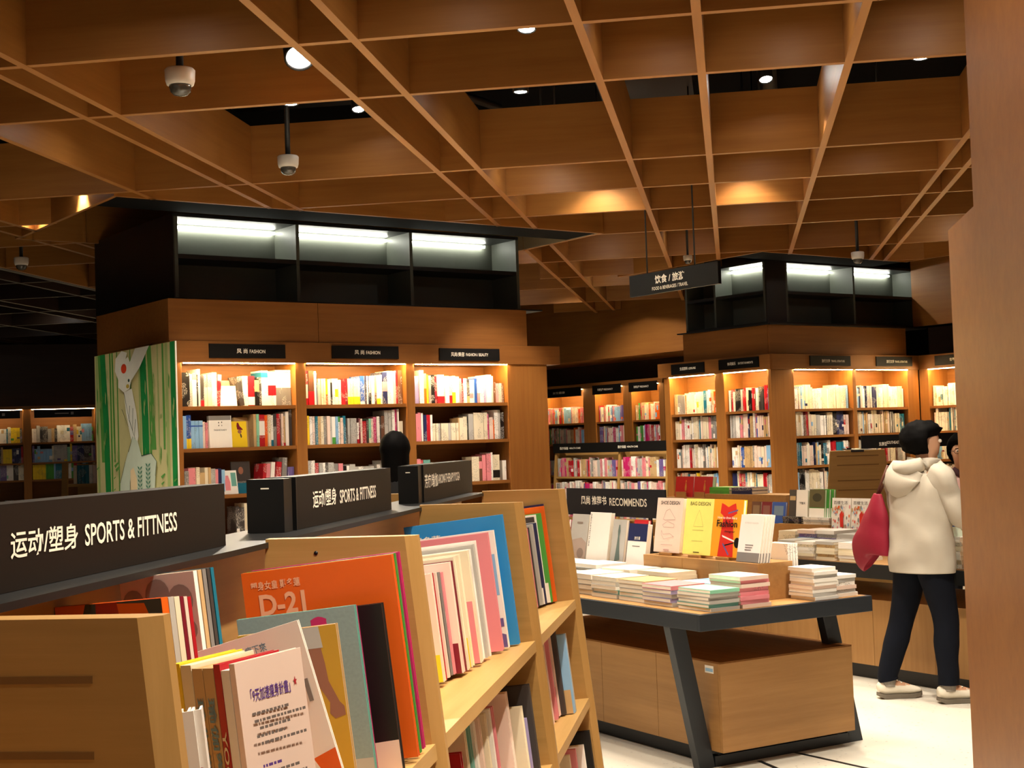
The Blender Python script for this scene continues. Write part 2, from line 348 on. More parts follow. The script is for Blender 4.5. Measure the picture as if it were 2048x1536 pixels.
for x, y, w, aim in ((-0.15, 0.75, 18, (-.18, .3)), (0.40, 1.60, 120, (-.33, .04)), (0.1, 1.2, 10, (-.28, .35)), (-0.15, 2.7, 95, (-.15, .05)), (-0.15, 3.75, 65, (-.12, .05)), (0.25, 4.6, 45, (0, .1)),
                  (-0.25, 6.4, 50, (.0, .05)), (0.35, 6.4, 45, (0, .1)), (1.0, 6.4, 120, (.12, .28)), (0.22, 2.6, 45, (.45, .55)), (1.05, 7.7, 42, (0, 0)), (0.3, 7.6, 38, (0, 0)), (1.0, 9.4, 42, (0, 0)), (0.25, 9.45, 40, (0, 0)),
                   (0.25, 11.5, 90, (0, .15)), (1.05, 12.6, 90, (0, .15)), (-0.3, 13.0, 90, (.0, .2)), (-1.1, 14.4, 80, (0, .2)),  (-1.1, 9.4, 50, (0, 0)), (-1.1, 7.8, 55, (0, 0)),
                  (-2.4, 7.7, 40, (0, 0)), (-3.5, 7.8, 40, (0, 0)), (-1.1, 5.4, 70, (0, 0)), (-2.4, 5.4, 70, (0, 0)), (-4.5, 7.8, 60, (0, .2)), (-4.5, 9.4, 60, (.1, .1)), (-5.15, 9.99, 10, (.05, .05)), (-1.25, 15.6, 70, (-.1, .3)), (-2.7, 16.9, 80, (.8, .8)), (-1.1, 16.6, 90, (0, .3)), (-2.4, 14.5, 80, (0, .3))):
    spot(x, y, 3.50, w, aim, 'unseen small black spotlight placed in a lattice cell to light the shop')  # unseen lamps; some added only to brighten the right wall and far bulkhead
for x, y, w, aim in ((-2.25, 7.03, 95, (-.62, 1.32)), (-1.2, 9.45, 65, (-.6, .6)), (-.85, 10.42, 65, (-.6, .6)), (2.2, 13.3, 70, (-.6, .6)), (2.7, 14.4, 60, (-.6, .6)), (-1.95, 13.2, 60, (.6, .6)), (-1.2, 13.1, 60, (.6, .6))):
    spot(x, y, 3.46, w, aim, 'unseen tilted black ceiling spotlight added to brighten a bookcase', ang=44 if y > 8 else 36)  # unseen washers, added so the bookcase rows come out brighter
for x, y in ((-8.6, 17.0), (-9.9, 17.9), (-7.4, 16.2)):
    spot(x, y, 3.45, 9, (0, .25), 'unseen dim spotlight in the dark ceiling of the left hall')  # unseen lamps put up for the left hall

for x, y in ((-.93, 10.66), (.16, 10.66)): spot(x, y, 3.62, 12, (0, .04), 'ceiling spotlight throwing a bright pool on the beam at %s' % ('left of the hanging sign' if x < 0 else 'right above the hanging sign'), ang=120)
# security cameras
def dome(px, py_top, py_bot, y, label, zt):
    t, b = at_y(px, py_top, y), at_y(px, py_bot, y); h = t.z - b.z; s = h / 0.125
    root = thing('security_camera', label, 'security camera', T(b.x, b.y, b.z), 'dome cameras on black stems')
    k = MB(mat('camera_white_plastic', 'ded4c6', rough=.4)); k.lathe([(.0, .125), (.062, .125), (.068, .118), (.066, .072), (.060, .052), (.050, .05), (.0, .05)], n=28, M=Matrix.Scale(s, 4)); k.build('housing', root)
    k = MB(mat('dome_smoked', '4a4740', rough=.08, spec=.8)); k.lathe([(.05, .052), (.05, .04), (.044, .02), (.03, .006), (.0, .0)], n=28, M=Matrix.Scale(s, 4)); k.build('dome', root)
    k = MB(BLACK); k.tube((0, 0, .122 * s), (0, 0, zt - b.z), .017 * s); k.build('stem', root)
dome(361, 138, 193, 6.3, 'white dome camera on a short stem near the bright spotlight', 4.599)
dome(577, 312, 351, 8.45, 'white dome camera on a long stem in the open black cell', 4.599)
dome(43, 515, 541, 11.4, 'small white dome camera at the far left edge', 4.599)
dome(1716, 504, 528, 13.2, 'white dome camera before the travel bookcase top', 4.599)
dome(1376, 511, 528, 12.6, 'white dome camera peeking over the hanging black sign', 4.599)
# ------------------------------------------------------------------ tall bookcases
def sign(parent, x0, x1, z0, z1, y, text, tw, th, label, depth=0.012, m=None, txt=SIGNW):
    """black plate facing local -y with fitted lettering; text may be a list of (string, cx, cz, w, h)"""
    k = MB(m or SOFTBLACK); k.box(x0, x1, y - depth, y, z0, z1); s = k.build('sign', parent); s['label'] = label
    for (tx, cx, cz, w, h) in text: lettering(tx, s, facing((cx, y - depth - .0008, cz), (1, 0, 0), (0, -1, 0)), w, h, txt)
    return s
def case(name, label, M, x0, x1, bays, shelves, depth=.34, top=2.2, head=(2.2, 2.355), hx=None, left=.09, core=None, led=True, pil=None, group='lit bookcases', ledm=None, cols=(CASEX, CASEZ), heady=-.02):
    """bays: list of (xa, xb); everything else between x0 and x1 is upright panel"""
    W, WZ = cols
    root = thing(name, label, 'bookcase', M, group)
    edges = [x0] + [e for b in bays for e in b] + [x1]
    for a, b in zip(edges[0::2], edges[1::2]):
        k = MB(WZ); k.box(a, b, 0, depth, 0, top); k.build('upright_panel', root, bevel=.002)
    if pil is not None: k = MB(WZ); k.box(pil, x0 - .0005, 0, .018, 0, top); k.build('pilaster', root)
    k = MB(W); k.box(x0, x1, depth, depth + .02, 0, top); k.build('back_panel', root)
    ha, hb = hx or (x0, x1)
    k = MB(W); k.box(ha, hb, heady, min(depth, .3) if pil is None else .018, head[0], head[1]); (k.box(x0, hb, .0185, depth, head[0], head[1]) if pil is not None else None); k.build('header', root, bevel=.002)
    k = MB(W); k.box(x0 + .001, x1 - .001, .03, depth - .001, 0, .08); k.build('plinth', root)
    for xa, xb in bays:
        for z in shelves:
            k = MB(W); k.box(xa + .0005, xb - .0005, .012, depth, z - .026, z); k.build('shelf', root)
        if led:
            k = MB(ledm or LEDY); k.box(xa + .01, xb - .01, heady + .006, heady + .020, head[0] - .006, head[0] - .0005); k.build('led_strip', root)['label'] = 'glowing warm light strip'
    return root

BAYM = [(0, .9), (.985, 1.87), (1.947, 2.857)]
SHM = [1.887, 1.586, 1.247, .935, .62, .3]
MM = FR(A0.x, A0.y, 45)
bookcase_m = case('bookcase', 'large wooden fashion bookcase with three lit bays at the left centre', MM, -.09, 3.27, BAYM, SHM, hx=(-.092, 3.40))
k = MB(CASEX); k.box(-.092, 1.10, -.004, 1.42, 2.357, 2.655); k.box(1.104, 3.07, -.004, 1.42, 2.357, 2.655); k.build('fascia_panel', bookcase_m)
k = MB(CASEZ); k.box(-.09, 3.27, .362, 1.42, 0, 2.355); k.build('column_cladding', bookcase_m)
sign(bookcase_m, .20, .805, 2.233, 2.335, -.022, [('风 尚', .455, 2.284, .085, .036), ('FASHION', .577, 2.282, .125, .026)], 0, 0, 'leftmost black header sign reading FASHION')
sign(bookcase_m, 1.199, 1.788, 2.236, 2.334, -.022, [('风 尚', 1.435, 2.285, .085, .036), ('FASHION', 1.557, 2.283, .125, .026)], 0, 0, 'middle black header sign reading FASHION')
sign(bookcase_m, 2.172, 2.76, 2.228, 2.325, -.022, [('风尚/美容', 2.345, 2.277, .13, .036), ('FASHION / BEAUTY', 2.535, 2.275, .22, .024)], 0, 0, 'black header sign reading FASHION / BEAUTY')

def black_box(name, label, M, x0, x1, divs, depth, z0=2.67, z1=3.325, mid=3.012, y0=0, lit=None, back=.36, endcap=None):
    root = thing(name, label, 'display shelf', M)
    k = MB(BLACK); k.box(x0, x1, y0, y0 + depth, z0, z0 + .03); k.build('base_panel', root); k = MB(BLACK); k.box(x0, x1, y0, y0 + depth, z1 - .025, z1); k.build('top_panel', root)
    k = MB(GREENBLK); k.box(x0 + .001, x1 - .001, y0 + back, y0 + depth - .001, z0 + .03, z1 - .025); k.build('back_panel', root)
    for d in divs:
        k = MB(GREENBLK); k.box(d - .014, d + .014, y0 + .001, y0 + back, z0 + .03, z1 - .025); k.build('divider', root)
    ds = sorted(divs)
    for i, (a, b) in enumerate(zip(ds[:-1], ds[1:])):
        k = MB(BLACK); k.box(a + .014, b - .014, y0 + .005, y0 + back, mid - .02, mid + .012); k.build('shelf', root)
        if lit is None or i in lit:
            k = MB(LEDW); k.box(a + .03, b - .03 - (.08 if i == len(ds) - 2 else 0), y0 + back - .04, y0 + back - .015, z1 - .06, z1 - .04); k.build('led_strip', root)['label'] = 'glowing cool white light strip'
    return root
box_m = black_box('display_shelf', 'long black open shelf unit with lit cells atop the fashion bookcase', MM, .10, 3.245, [.114, 1.112, 2.15, 3.231], 1.62, y0=.31)
k = MB(BLACK); k.box(.09, .0999, .31, 1.93, 2.67, 3.325); k.build('side_panel', box_m)
k = MB(BLACK); k.box(.08, 3.27, .03, 1.45, 2.656, 2.669); k.build('base_ledge', box_m)

# travel corner bookcase: right face, left face, and the third face
A2 = Vector((0.622, 14.772, 0)); MR = FR(A2.x, A2.y, 45)
SHR = [1.795, 1.52, 1.214, .93, .62, .3]
BAYR = [(0, .895), (.95, 1.80)]
case_r = case('bookcase', 'lit travel literature bookcase at right centre with two bays', MR, -.024, 1.985, BAYR, SHR, hx=(-.33, 1.985), pil=-.335)
sign(case_r, .218, .839, 2.236, 2.34, -.022, [('旅行文学', .455, 2.287, .125, .034), ('TRAVEL LITERATURE', .64, 2.285, .21, .022)], 0, 0, 'left black header sign reading TRAVEL LITERATURE')
sign(case_r, 1.254, 1.851, 2.236, 2.338, -.022, [('旅行文学', 1.48, 2.287, .125, .034), ('TRAVEL LITERATURE', 1.66, 2.285, .21, .022)], 0, 0, 'right black header sign reading TRAVEL LITERATURE')
k = MB(CASEX); k.box(-.29, 1.85, .04, .06, 2.357, 2.655); k.box(-.02, 1.85, .0605, .33, 2.357, 2.655); k.build('fascia_panel', case_r)
CN = A2 + UU * -.335; ML = FR(CN.x, CN.y, -45)
BAYL = [(-1.50, -.80), (-.665, -.045)]
case_l = case('bookcase', 'lit leisure bookcase left of the travel corner with two narrow bays', ML, -1.59, -.021, BAYL, SHR, depth=.27, hx=(-1.66, .015))
sign(case_l, -1.43, -.92, 2.225, 2.335, -.022, [('生活百科', -1.23, 2.282, .12, .034), ('LEISURE', -1.10, 2.28, .11, .022)], 0, 0, 'black header sign reading LEISURE')
sign(case_l, -.70, -.13, 2.232, 2.338, -.022, [('休闲娱乐', -.51, 2.287, .12, .034), ('ENTERTAINMENTS', -.31, 2.285, .21, .022)], 0, 0, 'black header sign reading ENTERTAINMENTS')
k = MB(CASEX); k.box(-1.30, -.06, .04, .26, 2.357, 2.655); k.build('fascia_panel', case_l)
D3 = A2 + UU * 2.0; M3 = FR(D3.x, D3.y, -45)
BAY3 = [(.12, .98)]
case_3 = case('bookcase', 'lit bookcase beyond the travel corner, half hidden by the right wall', M3, .001, 1.1, BAY3, SHR, hx=(.001, 1.1))
sign(case_3, .24, .85, 2.23, 2.336, -.022, [('世界旅游', .50, 2.285, .13, .034), ('TRAVEL', .66, 2.283, .10, .022)], 0, 0, 'black header sign at the right wall edge')
box_r = black_box('display_shelf', 'black open shelf unit with lit cells atop the travel bookcase', FR(A2.x, A2.y, 45), .10, 2.23, [.114, 1.16, 2.216], 1.3, z1=3.34, y0=.15, back=.32)
k = MB(BLACK); k.box(-.185, .0995, .15, .17, 2.67, 3.34); k.box(-.33, 2.2, .02, .5, 2.656, 2.669); k.build('corner_panel', box_r)
box_l = black_box('display_shelf', 'black open shelf unit over the leisure bookcase left of the corner', FR(CN.x, CN.y, -45), -1.36, -.17, [-1.346, -.905, -.184], .26, z1=3.34, y0=.15, lit=(1,), back=.25)
k = MB(BLACK); k.box(-1.37, -.0, .02, .3, 2.656, 2.669); k.build('base_ledge', box_l)

# far childbirth bookcases under the bulkhead
PF = Vector((Pb.x, Pb.y, 0)); MF = FR(PF.x, PF.y, -45)
def local_x(px, py, M, y=0):
    """where the sight line of a pixel meets the unit's front plane"""
    o = M.translation; n = (M.to_3x3() @ Vector((0, 1, 0))); d = ray(px, py)
    t = ((o + n * y) - EYE).dot(n) / d.dot(n); p = M.inverted() @ (EYE + d * t); return p
fb = [(local_x(a, 800, MF, .3).x, local_x(b, 800, MF, .3).x) for a, b in ((1085, 1166), (1190, 1246), (1263, 1318))]
FSH = [local_x(1140, 847, MF, .35).z, local_x(1140, 888, MF, .35).z, 1.05, .7, .35]
FT = local_x(1150, 779, MF, .3).z
case_f = case('bookcase', 'distant lit bookcase seen in the gap right of the fashion bookcase', FR(PF.x, PF.y, -45) @ T(0, .3, 0), fb[0][0] - .1, fb[2][1] + .1, fb, FSH, top=FT, head=(FT, FT + .07), depth=.36)
for i, ((a, b), t) in enumerate(zip(fb, ('女性健康', '孕育生产 PREGNANCY', '孕育生产 PREGNANCY'))):
    w = b - a; side = ('left', 'middle', 'right')[i]
    k_ = sign(case_f, a + .02, b + .03, FT - .10, FT + .03, -.05, [(t, (a + b) / 2, FT - .035, w * (.3 if i == 0 else .55), .035)], 0, 0, side + ' small black sign hung before the distant bay')
# left hall bookcases
MH = FR(-12.6, 18.6, 30)
hb = [(local_x(a, 850, MH).x, local_x(b, 850, MH).x) for a, b in ((-70, 46), (62, 190), (204, 300))]
HT = local_x(100, 818, MH).z
HS = [local_x(110, 884, MH).z, local_x(110, 924, MH).z, local_x(110, 958, MH).z, .7, .35]
case_h = case('bookcase', 'dim bookcase in the left hall behind the green illustration board', MH, hb[0][0] - .1, hb[2][1] + .1, hb, HS, top=HT, head=(HT, HT + .05), depth=.4, ledm=emit('dim_led_strip', (1, .76, .42), 28))
for i, (a, b) in enumerate(hb):
    w = b - a
    s = sign(case_h, a + w * .05, b - w * .05, HT - .13, HT - .01, -.03, [], 0, 0, ('left', 'middle', 'right')[i] + ' plain black sign in the left hall')
    marks(s, facing((a + w * .5, -.0435, HT - .07), (1, 0, 0), (0, -1, 0)), [([(-.12, -.008), (.08, -.008), (.08, .008), (-.12, .008)], 0), ([(.11, -.02), (.15, -.02), (.15, .02), (.11, .02)], 0)], [mat('dim_grey_print', '8a867e')], 'sign_print')

# hanging direction sign
P = at_z(1260, 595, 2.65); Q = at_z(1437, 567, 2.65); L_ = ((Q - P).length)
ang_ = math.degrees(math.atan2(Q.y - P.y, Q.x - P.x)); MS = T(P.x, P.y, 2.65) @ RZ(ang_)
hs = thing('hanging_sign', 'black hanging sign reading FOOD & BEVERAGES / TRAVEL', 'hanging sign', MS)
HS_H = 0.165
k = MB(SOFTBLACK); k.box(0, L_, 0, .03, 0, HS_H); pl_ = k.build('panel', hs)
lettering('饮食 / 旅游', pl_, facing((L_ * .47, -.001, .105), (1, 0, 0), (0, -1, 0)), .33, .066, SIGNW, bold=.02)
lettering('FOOD & BEVERAGES / TRAVEL', pl_, facing((L_ * .47, -.001, .038), (1, 0, 0), (0, -1, 0)), .40, .026, SIGNW)
for f in (.2, .74):
    k = MB(BLACK); k.tube((L_ * f, .015, HS_H), (L_ * f, .015, 4.6 - 2.65), .006, n=8); k.build('hanging_rod', hs)
# ------------------------------------------------------------------ books
ORD = ['first','second','third','fourth','fifth','sixth','seventh','eighth','ninth','tenth','eleventh','twelfth','thirteenth','fourteenth','fifteenth','sixteenth','seventeenth','eighteenth','nineteenth','twentieth',
       'twenty-first','twenty-second','twenty-third','twenty-fourth','twenty-fifth','twenty-sixth','twenty-seventh','twenty-eighth','twenty-ninth','thirtieth','thirty-first','thirty-second','thirty-third','thirty-fourth','thirty-fifth','thirty-sixth','thirty-seventh','thirty-eighth','thirty-ninth','fortieth','forty-first']
N_IND = 0
LOOSE = []; KEEP = ('books on the low display shelf',)
def book_shapes(k, w, h, d, mc=0, mp=1, M=None, bands=(), t=.0025, recess=.004, pages=True, soft=False):
    """w thick (x), d deep (y, spine at 0), h tall (z); cover boards, spine, page block, spine bands"""
    t = min(t, w * .2); r = 0.0005 if soft else recess
    k.box(-w/2, -w/2 + t, 0, d, 0, h, mc, M); k.box(w/2 - t, w/2, 0, d, 0, h, mc, M); k.box(-w/2 + t, w/2 - t, 0, t, 0, h, mc, M)
    if pages: k.box(-w/2 + t, w/2 - t, t, d - r, r, h - r, mp, M)
    for z0, z1, mi in bands: k.box(-w/2 - .0003, w/2 + .0003, -.0004, d * .98, z0 * h, z1 * h, mi, M)
def book(label, M, w, h, d, c, group=None, bands=(), parts=False, printed=True, name='book', cat='book', soft=False):
    """one book; bands = [(z0, z1, colour)]"""
    global N_IND; N_IND += 1
    mats = [cover(c, printed), paper()] + [cover(b[2], False) for b in bands]
    k = MB(*mats); book_shapes(k, w, h, d, bands=[(b[0], b[1], 2 + i) for i, b in enumerate(bands)], pages=not parts, soft=soft)
    o = k.build(name, None, None); o.matrix_world = M; tag(o, label, cat, group)
    if not parts and name == 'book' and group not in KEEP: LOOSE.append((o, M.copy(), w, h, d, c, bands))
    if parts:
        t = min(.0025, w * .2); r = .0005 if soft else .004
        p = MB(paper()); p.box(-w/2 + t, w/2 - t, t, d - r, r, h - r); p.build('pages', o)
    return o
def size_word(w, h):
    return ('slim ' if w < .013 else 'thick ' if w > .038 else '') + ('tall ' if h > .262 else 'short ' if h < .19 else '')
def parse(row):
    out = []
    for tk in row.split():
        p = tk.split(','); c = p[0][0]; wd = float(p[0][1:]); h = float(p[1]) / 100 if len(p) > 1 else .23; bands = []; lean = 0
        for e in p[2:]:
            if e[0] == 'l': lean = float(e[1:])
            else: a, b = e[1:].split('-'); bands.append((float(a) / 10, float(b) / 10, e[0]))
        out.append((c, wd, h, bands, lean))
    return out
def fill(M, xa, xb, z, row, where, group, y=.052, dmax=.18, jitter=True):
    """lay one shelf of books from left to right; c '_' is a gap, 'f<colour>' a face-out book"""
    items = parse(row); tot = sum(i[1] for i in items); s = (xb - xa - .012) / tot; x = xa + .006; n = 0
    for c, wd, h, bands, lean in items:
        w = wd * s
        if c == '_': x += w; continue
        d = min(dmax + .07, h * random.uniform(.68, .76)); yy = y + random.uniform(0, .02)
        lab = '%s%s book, %s from left, %s' % (size_word(w, h), PAL[c][0], ORD[min(n, 40)], where)
        L = M @ T(x + w/2, yy, z + .0005)
        if lean: L = M @ T(x + w/2 - (0.5 * h * math.sin(math.radians(lean))), yy, z + .0005 + abs(math.sin(math.radians(lean))) * w / 2) @ RY(lean); wv = w * .8
        else: wv = w
        book(lab, L, max(wv - .0012, .004), h, d, c, group, bands); x += w; n += 1
def faceout(label, M, x, y, z, w, h, t, c, tilt=8, group=None, yaw=0, parts=True, bands=(), name='book', cat='book'):
    """front cover towards local -y, leaning back; returns book whose +x side is the cover (spine at left)"""
    L = M @ T(x - w/2, y, z + math.sin(math.radians(tilt)) * 0.0) @ RZ(yaw) @ RX(-tilt) @ RZ(-90) @ T(-t/2, 0, 0)
    return book(label, L, t, h, w, c, group, bands, parts=parts, printed=False, name=name, cat=cat)
def CV(t, w, h):
    """sheet matrix on the front cover of a faceout book: origin at the cover centre"""
    return facing((t/2 + .0006, w/2, h/2), (0, 1, 0), (1, 0, 0))
def ink(c): return cover(c, False)

g = 'books on the fashion bookcase'
fill(MM, *BAYM[0], SHM[0], 'W28,25.5 K58,24.5 K57,24.5 S38,23.5 W60,24,U8-10 K16,23 W42,27 H42,22,R0-2 G55,23,C0-6 G55,23,C0-6 W70,24.5 R70,23,P8-10,l4 _235 H80,21.5,l-7 W80,22 R95,22,W0.3-3 K65,21,U5-9 H30,21 W100,26,T8-9.5 W40,25,R3-6 W40,25,R3-6 W40,25,R3-6 G80,26.5,W5-9 G80,26.5,W5-9 G78,26.5,W5-9', 'top shelf of left fashion bay', g)
fill(MM, *BAYM[0], SHM[1], 'X32,20 L52,23.5 B40,24,Y0-3 B36,24,Y0-3 L58,20,B7.8-8.3 L58,20,B7.8-8.3 L58,20,B7.8-8.3 Z38,19 P40,18.5 _720 U45,24 A42,24 R88,23.5,W3.5-8 O48,23 C44,23.5 W44,23,T0-2 G48,24,H6-10 R50,24 D26,20 Z34,24 U40,22,R0-1 W50,25.5 H60,27', 'second shelf of left fashion bay', g)
fill(MM, *BAYM[0], SHM[2], 'W26,20 G36,18 P62,20 C30,20.5 U46,16.5 C30,20 U24,20 S40,19 P26,18.5 N30,19 L30,18 _330 R40,21,l5 P42,21,l5 W44,22,l5 R58,22,l5 G56,25,l4 V58,18,W4-5', 'third shelf of left fashion bay', g)
fill(MM, *BAYM[0], SHM[3], '_420 H30,22 H40,21 C46,24 K60,20 _30 D70,21 W40,22 D60,20 _120', 'fourth shelf of left fashion bay', g)
fill(MM, *BAYM[1], SHM[0], 'K32,26 R55,26,W2-6 D80,26,R0-4 W30,25.5 N14,24 S30,17 C32,20 C32,20 C32,20 O46,20,Y4-9 W40,19 K22,17 W50,20 W45,20,Y3-6 W36,19 R80,18 X36,20 C40,20,Y0-3 C40,20,Y0-3 C40,20,Y0-3 C40,20,Y0-3 W30,20,Y0-3 B66,22,W0-1 W18,22 N16,22 W22,22 N16,22 W40,22,K0-4 W50,22 U40,22,D0-4 W60,22,Y0-2 W30,23 N80,25,P4-7 W60,26 W40,26 S36,26 R40,26.5 D56,26.5', 'top shelf of middle fashion bay', g)
fill(MM, *BAYM[1], SHM[1], 'W30,20 O28,22 Y34,22 W46,21.5 Z36,21.5 T38,21.5 U60,21.5 C50,21.5 G40,21.5 Z50,21.5 S30,21 W60,21,E0-2.5 L44,21 W36,21,E8-10 Z44,20 T50,21.5 H22,19.5 S40,19.5 S40,19.5 S40,19.5 S34,19.5 W30,16,R0-2 X26,19.5 Z34,19 R70,17 H30,18 A40,19,C0-2 Z40,19 M56,20 W50,20.5 H26,20 D60,21 S60,25 K12,22 S50,25 W50,25.5 M40,26 W26,26 C70,16.5', 'second shelf of middle fashion bay', g)
fill(MM, *BAYM[1], SHM[2], 'B18,22 S50,22 W40,22 R36,20 S40,20 W36,20 H24,20 S60,20 G50,19 P48,19 K36,17 W30,17 S60,18 S40,16 W50,16 S70,16 S60,16 _30 W40,17 S60,20 C60,20 G50,20 W40,21 Z50,22', 'third shelf of middle fashion bay', g)
fill(MM, *BAYM[2], SHM[0], 'S45,22 Q45,22 W50,26.5 U36,24,O0-5 Y30,23 G30,22.5 K42,23 X26,22 W50,23,R0-2.5 W40,23,R0-2.5 W44,22 C36,21,R0-3 W40,22,Y0-4 W44,21.5 P30,20 X22,20 W40,20 H30,19,U0-3 W44,19,P2-4 L24,19 B30,20 P30,20,W4-9 W50,22 Q40,22 W60,23 S30,22 D26,17 P32,16 S34,16 D20,16', 'top shelf of right fashion bay', g)
fill(MM, *BAYM[2], SHM[1], 'R38,21 P36,22 P36,23 W22,22.5 N36,21 R46,21 W28,21 _10 C30,14 C30,14 S30,14 C30,14 C30,14 C30,14 S30,14 C30,14 C30,14 C30,14 U16,18 C50,18 C50,19 K14,19 S60,21 C46,22 C46,22 C46,22 C46,22 M20,21 Z50,18 O20,16 W50,24 S30,24 K42,22', 'second shelf of right fashion bay', g)
fill(MM, *BAYM[2], SHM[2], 'P40,20 P34,20 R30,19 J70,19 H20,17 Z70,16 R30,13 W36,13 S40,13 _40 R36,14 P40,14 W40,15 P70,17 _14 C80,20 D36,20,P5-8 P40,21 P50,22 W22,23 C76,21,K1-4 _24 W44,16', 'third shelf of right fashion bay', g)
# ------------------------------------------------------------------ low A-frame display shelf in the foreground
XT, TILT = -.535, 6.0
def slant(z): return XT + .105 * (1.40 - z)
XC = -.875
low = thing('low_display_shelf', 'low slanted wooden display shelf with black sign boards in the foreground', 'display shelf', T(XC, 0, 0))
def lowpart(k, name, **kw): return k.build(name, low, T(-XC, 0, 0), **kw)
PY = [.16, 1.257, 2.34, 3.543, 4.447]
PT = .034
for i, y in enumerate(PY):
    k = MB(PALEX, PALEZ)
    for sgn in (1, -1):
        f = (lambda x: x) if sgn > 0 else (lambda x: 2 * XC - x)
        pts = [(f(-.875), 0), (f(slant(0)), 0), (f(XT), 1.40), (f(-.795), 1.40), (f(-.795), 1.385), (f(-.82), 1.385)]
        c = .018                                                # chamfered pale front edge
        bot = [(f(-.874), y, 0), (f(slant(0) - c), y, 0), (f(slant(0)), y + c, 0), (f(slant(0)), y + PT, 0), (f(-.874), y + PT, 0)]
        top = [(f(-.795), y, 1.40), (f(XT - c), y, 1.40), (f(XT), y + c, 1.40), (f(XT), y + PT, 1.40), (f(-.80), y + PT, 1.40)]
        n = 5; vs = bot + top
        k.add(vs, [list(range(n))[::-1], [n + q for q in range(n)]], 0)
        for q in range(n): k.add([vs[q], vs[(q+1) % n], vs[n + (q+1) % n], vs[n + q]], [(0, 1, 2, 3)], 1 if q in (1, 2) else 0)
    p = lowpart(k, 'divider_panel')
    if i == 1:
        k2 = MB(mat('groove_shadow_wood', '7d5a30'))
        for zz in (at_y(60, 1361, 1.256).z, at_y(60, 1512, 1.256).z):
            k2.box(-.80, -.598, y - .0008, y + .002, zz - .0035, zz + .0035)
        g_ = lowpart(k2, 'routed_groove'); g_['label'] = 'routed slots in the nearest end panel'
    if i in (2, 3):
        k2 = MB(BLACK); q = at_y(632, 1106, y) if i == 2 else Vector((-.64, y, 1.31)); k2.tube((q.x, y - .001, q.z), (q.x, y + .004, q.z), .0035, n=12); lowpart(k2, 'peg_hole')
k = MB(PALEY); k.box(-.874, -.862, PY[0] + .035, PY[-1] - .001, 0.02, 1.384); k.box(2*XC + .862, 2*XC + .874, PY[0] + .035, PY[-1] - .001, 0.02, 1.384); lowpart(k, 'back_board')
k = MB(BLACK); k.box(-.96, -.79, PY[0], PY[-1] + .06, 1.3855, 1.395); lowpart(k, 'top_board')
SZ = 1.055
LEV = [SZ, .75, .42, .12]
def shelf_frame(y0, z): return T(slant(z) - .012, y0, z) @ RY(-TILT)
for y0, y1 in zip(PY[:-1], PY[1:]):
    for z in LEV:
        k = MB(PALEY); k.box(-.335 , 0, y0 + PT + .0005, y1 - .0005, -.026, 0, 0, T(slant(z) - .012, 0, z) @ RY(-TILT)); lowpart(k, 'shelf')
def low_sign(y0, y1, zh, texts, label):
    zs = 1.3955
    k = MB(mat('brown_black_sign', '17120f', rough=.5, spec=.25), mat('gloss_black_end', '101010', rough=.3))
    k.box(XC - .028, -.846, y0, y1, zs, zs + zh); k.box(XC - .030, -.843, y0 - .003, y0 + .001, zs, zs + zh, 1)
    s = lowpart(k, 'sign'); s['label'] = label
    for t, cy, cz, w, h in texts:
        lettering(t, s, facing((-.8452, cy, cz), (0, 1, 0), (1, 0, 0)), w, h, SIGNW, bold=.014)
    return s
def sg(pa, pb, x=-.846): return at_x(*pa, x), at_x(*pb, x)
Y1a, Y1b = 1.30, 2.286
def tx(string, l, r, t, b):   # pixel extents of a word on the sign face
    a, c = at_x(*l, -.846), at_x(*r, -.846); top, bot = at_x((l[0]+r[0])/2, t, -.846).z, at_x((l[0]+r[0])/2, b, -.846).z
    return (string, (a.y + c.y) / 2, (top + bot) / 2, c.y - a.y, top - bot)
low_sign(Y1a, Y1b, .103, [tx('运动/塑身', (20, 1090), (155, 1070), 1054, 1108), tx('SPORTS & FITTNESS', (169, 1070), (353, 1045), 1036, 1077)], 'nearest black sign board reading SPORTS & FITTNESS')
e2 = at_x(783, 1015, -.846).y
low_sign(at_x(592, 1058, -.846).y, e2, .103, [tx('运动/塑身', (625, 995), (672, 990), 978, 1013), tx('SPORTS & FITTNESS', (679, 990), (751, 980), 975, 1001)], 'middle black sign board reading SPORTS & FITTNESS')
low_sign(at_x(847, 1000, -.846).y, at_x(945, 985, -.846).y, .103, [tx('芳疗/瑜伽', (849, 962), (875, 958), 947, 975), tx('AROMATHERAPY/YOGA', (876, 957), (919, 952), 946, 964)], 'farthest black sign board reading AROMATHERAPY/YOGA')
for pa, pb in (((513, 1070), (590, 1060)), ((806, 1005), (848, 1000))):
    yb = at_x(pb[0], pb[1], -.846).y - .012
    x0 = at_y(pa[0], pa[1], yb).x
    k = MB(mat('gloss_black_end', '101010', rough=.3)); k.box(x0, -.8465, yb - .05, yb, 1.3955, 1.497); b_ = lowpart(k, 'sign_end_block')
    k = MB(SIGNW); k.box(x0 + (-.846 - x0) * .38, x0 + (-.846 - x0) * .6, yb - .0506, yb - .0502, 1.478, 1.4805); k.build('white_mark', b_)

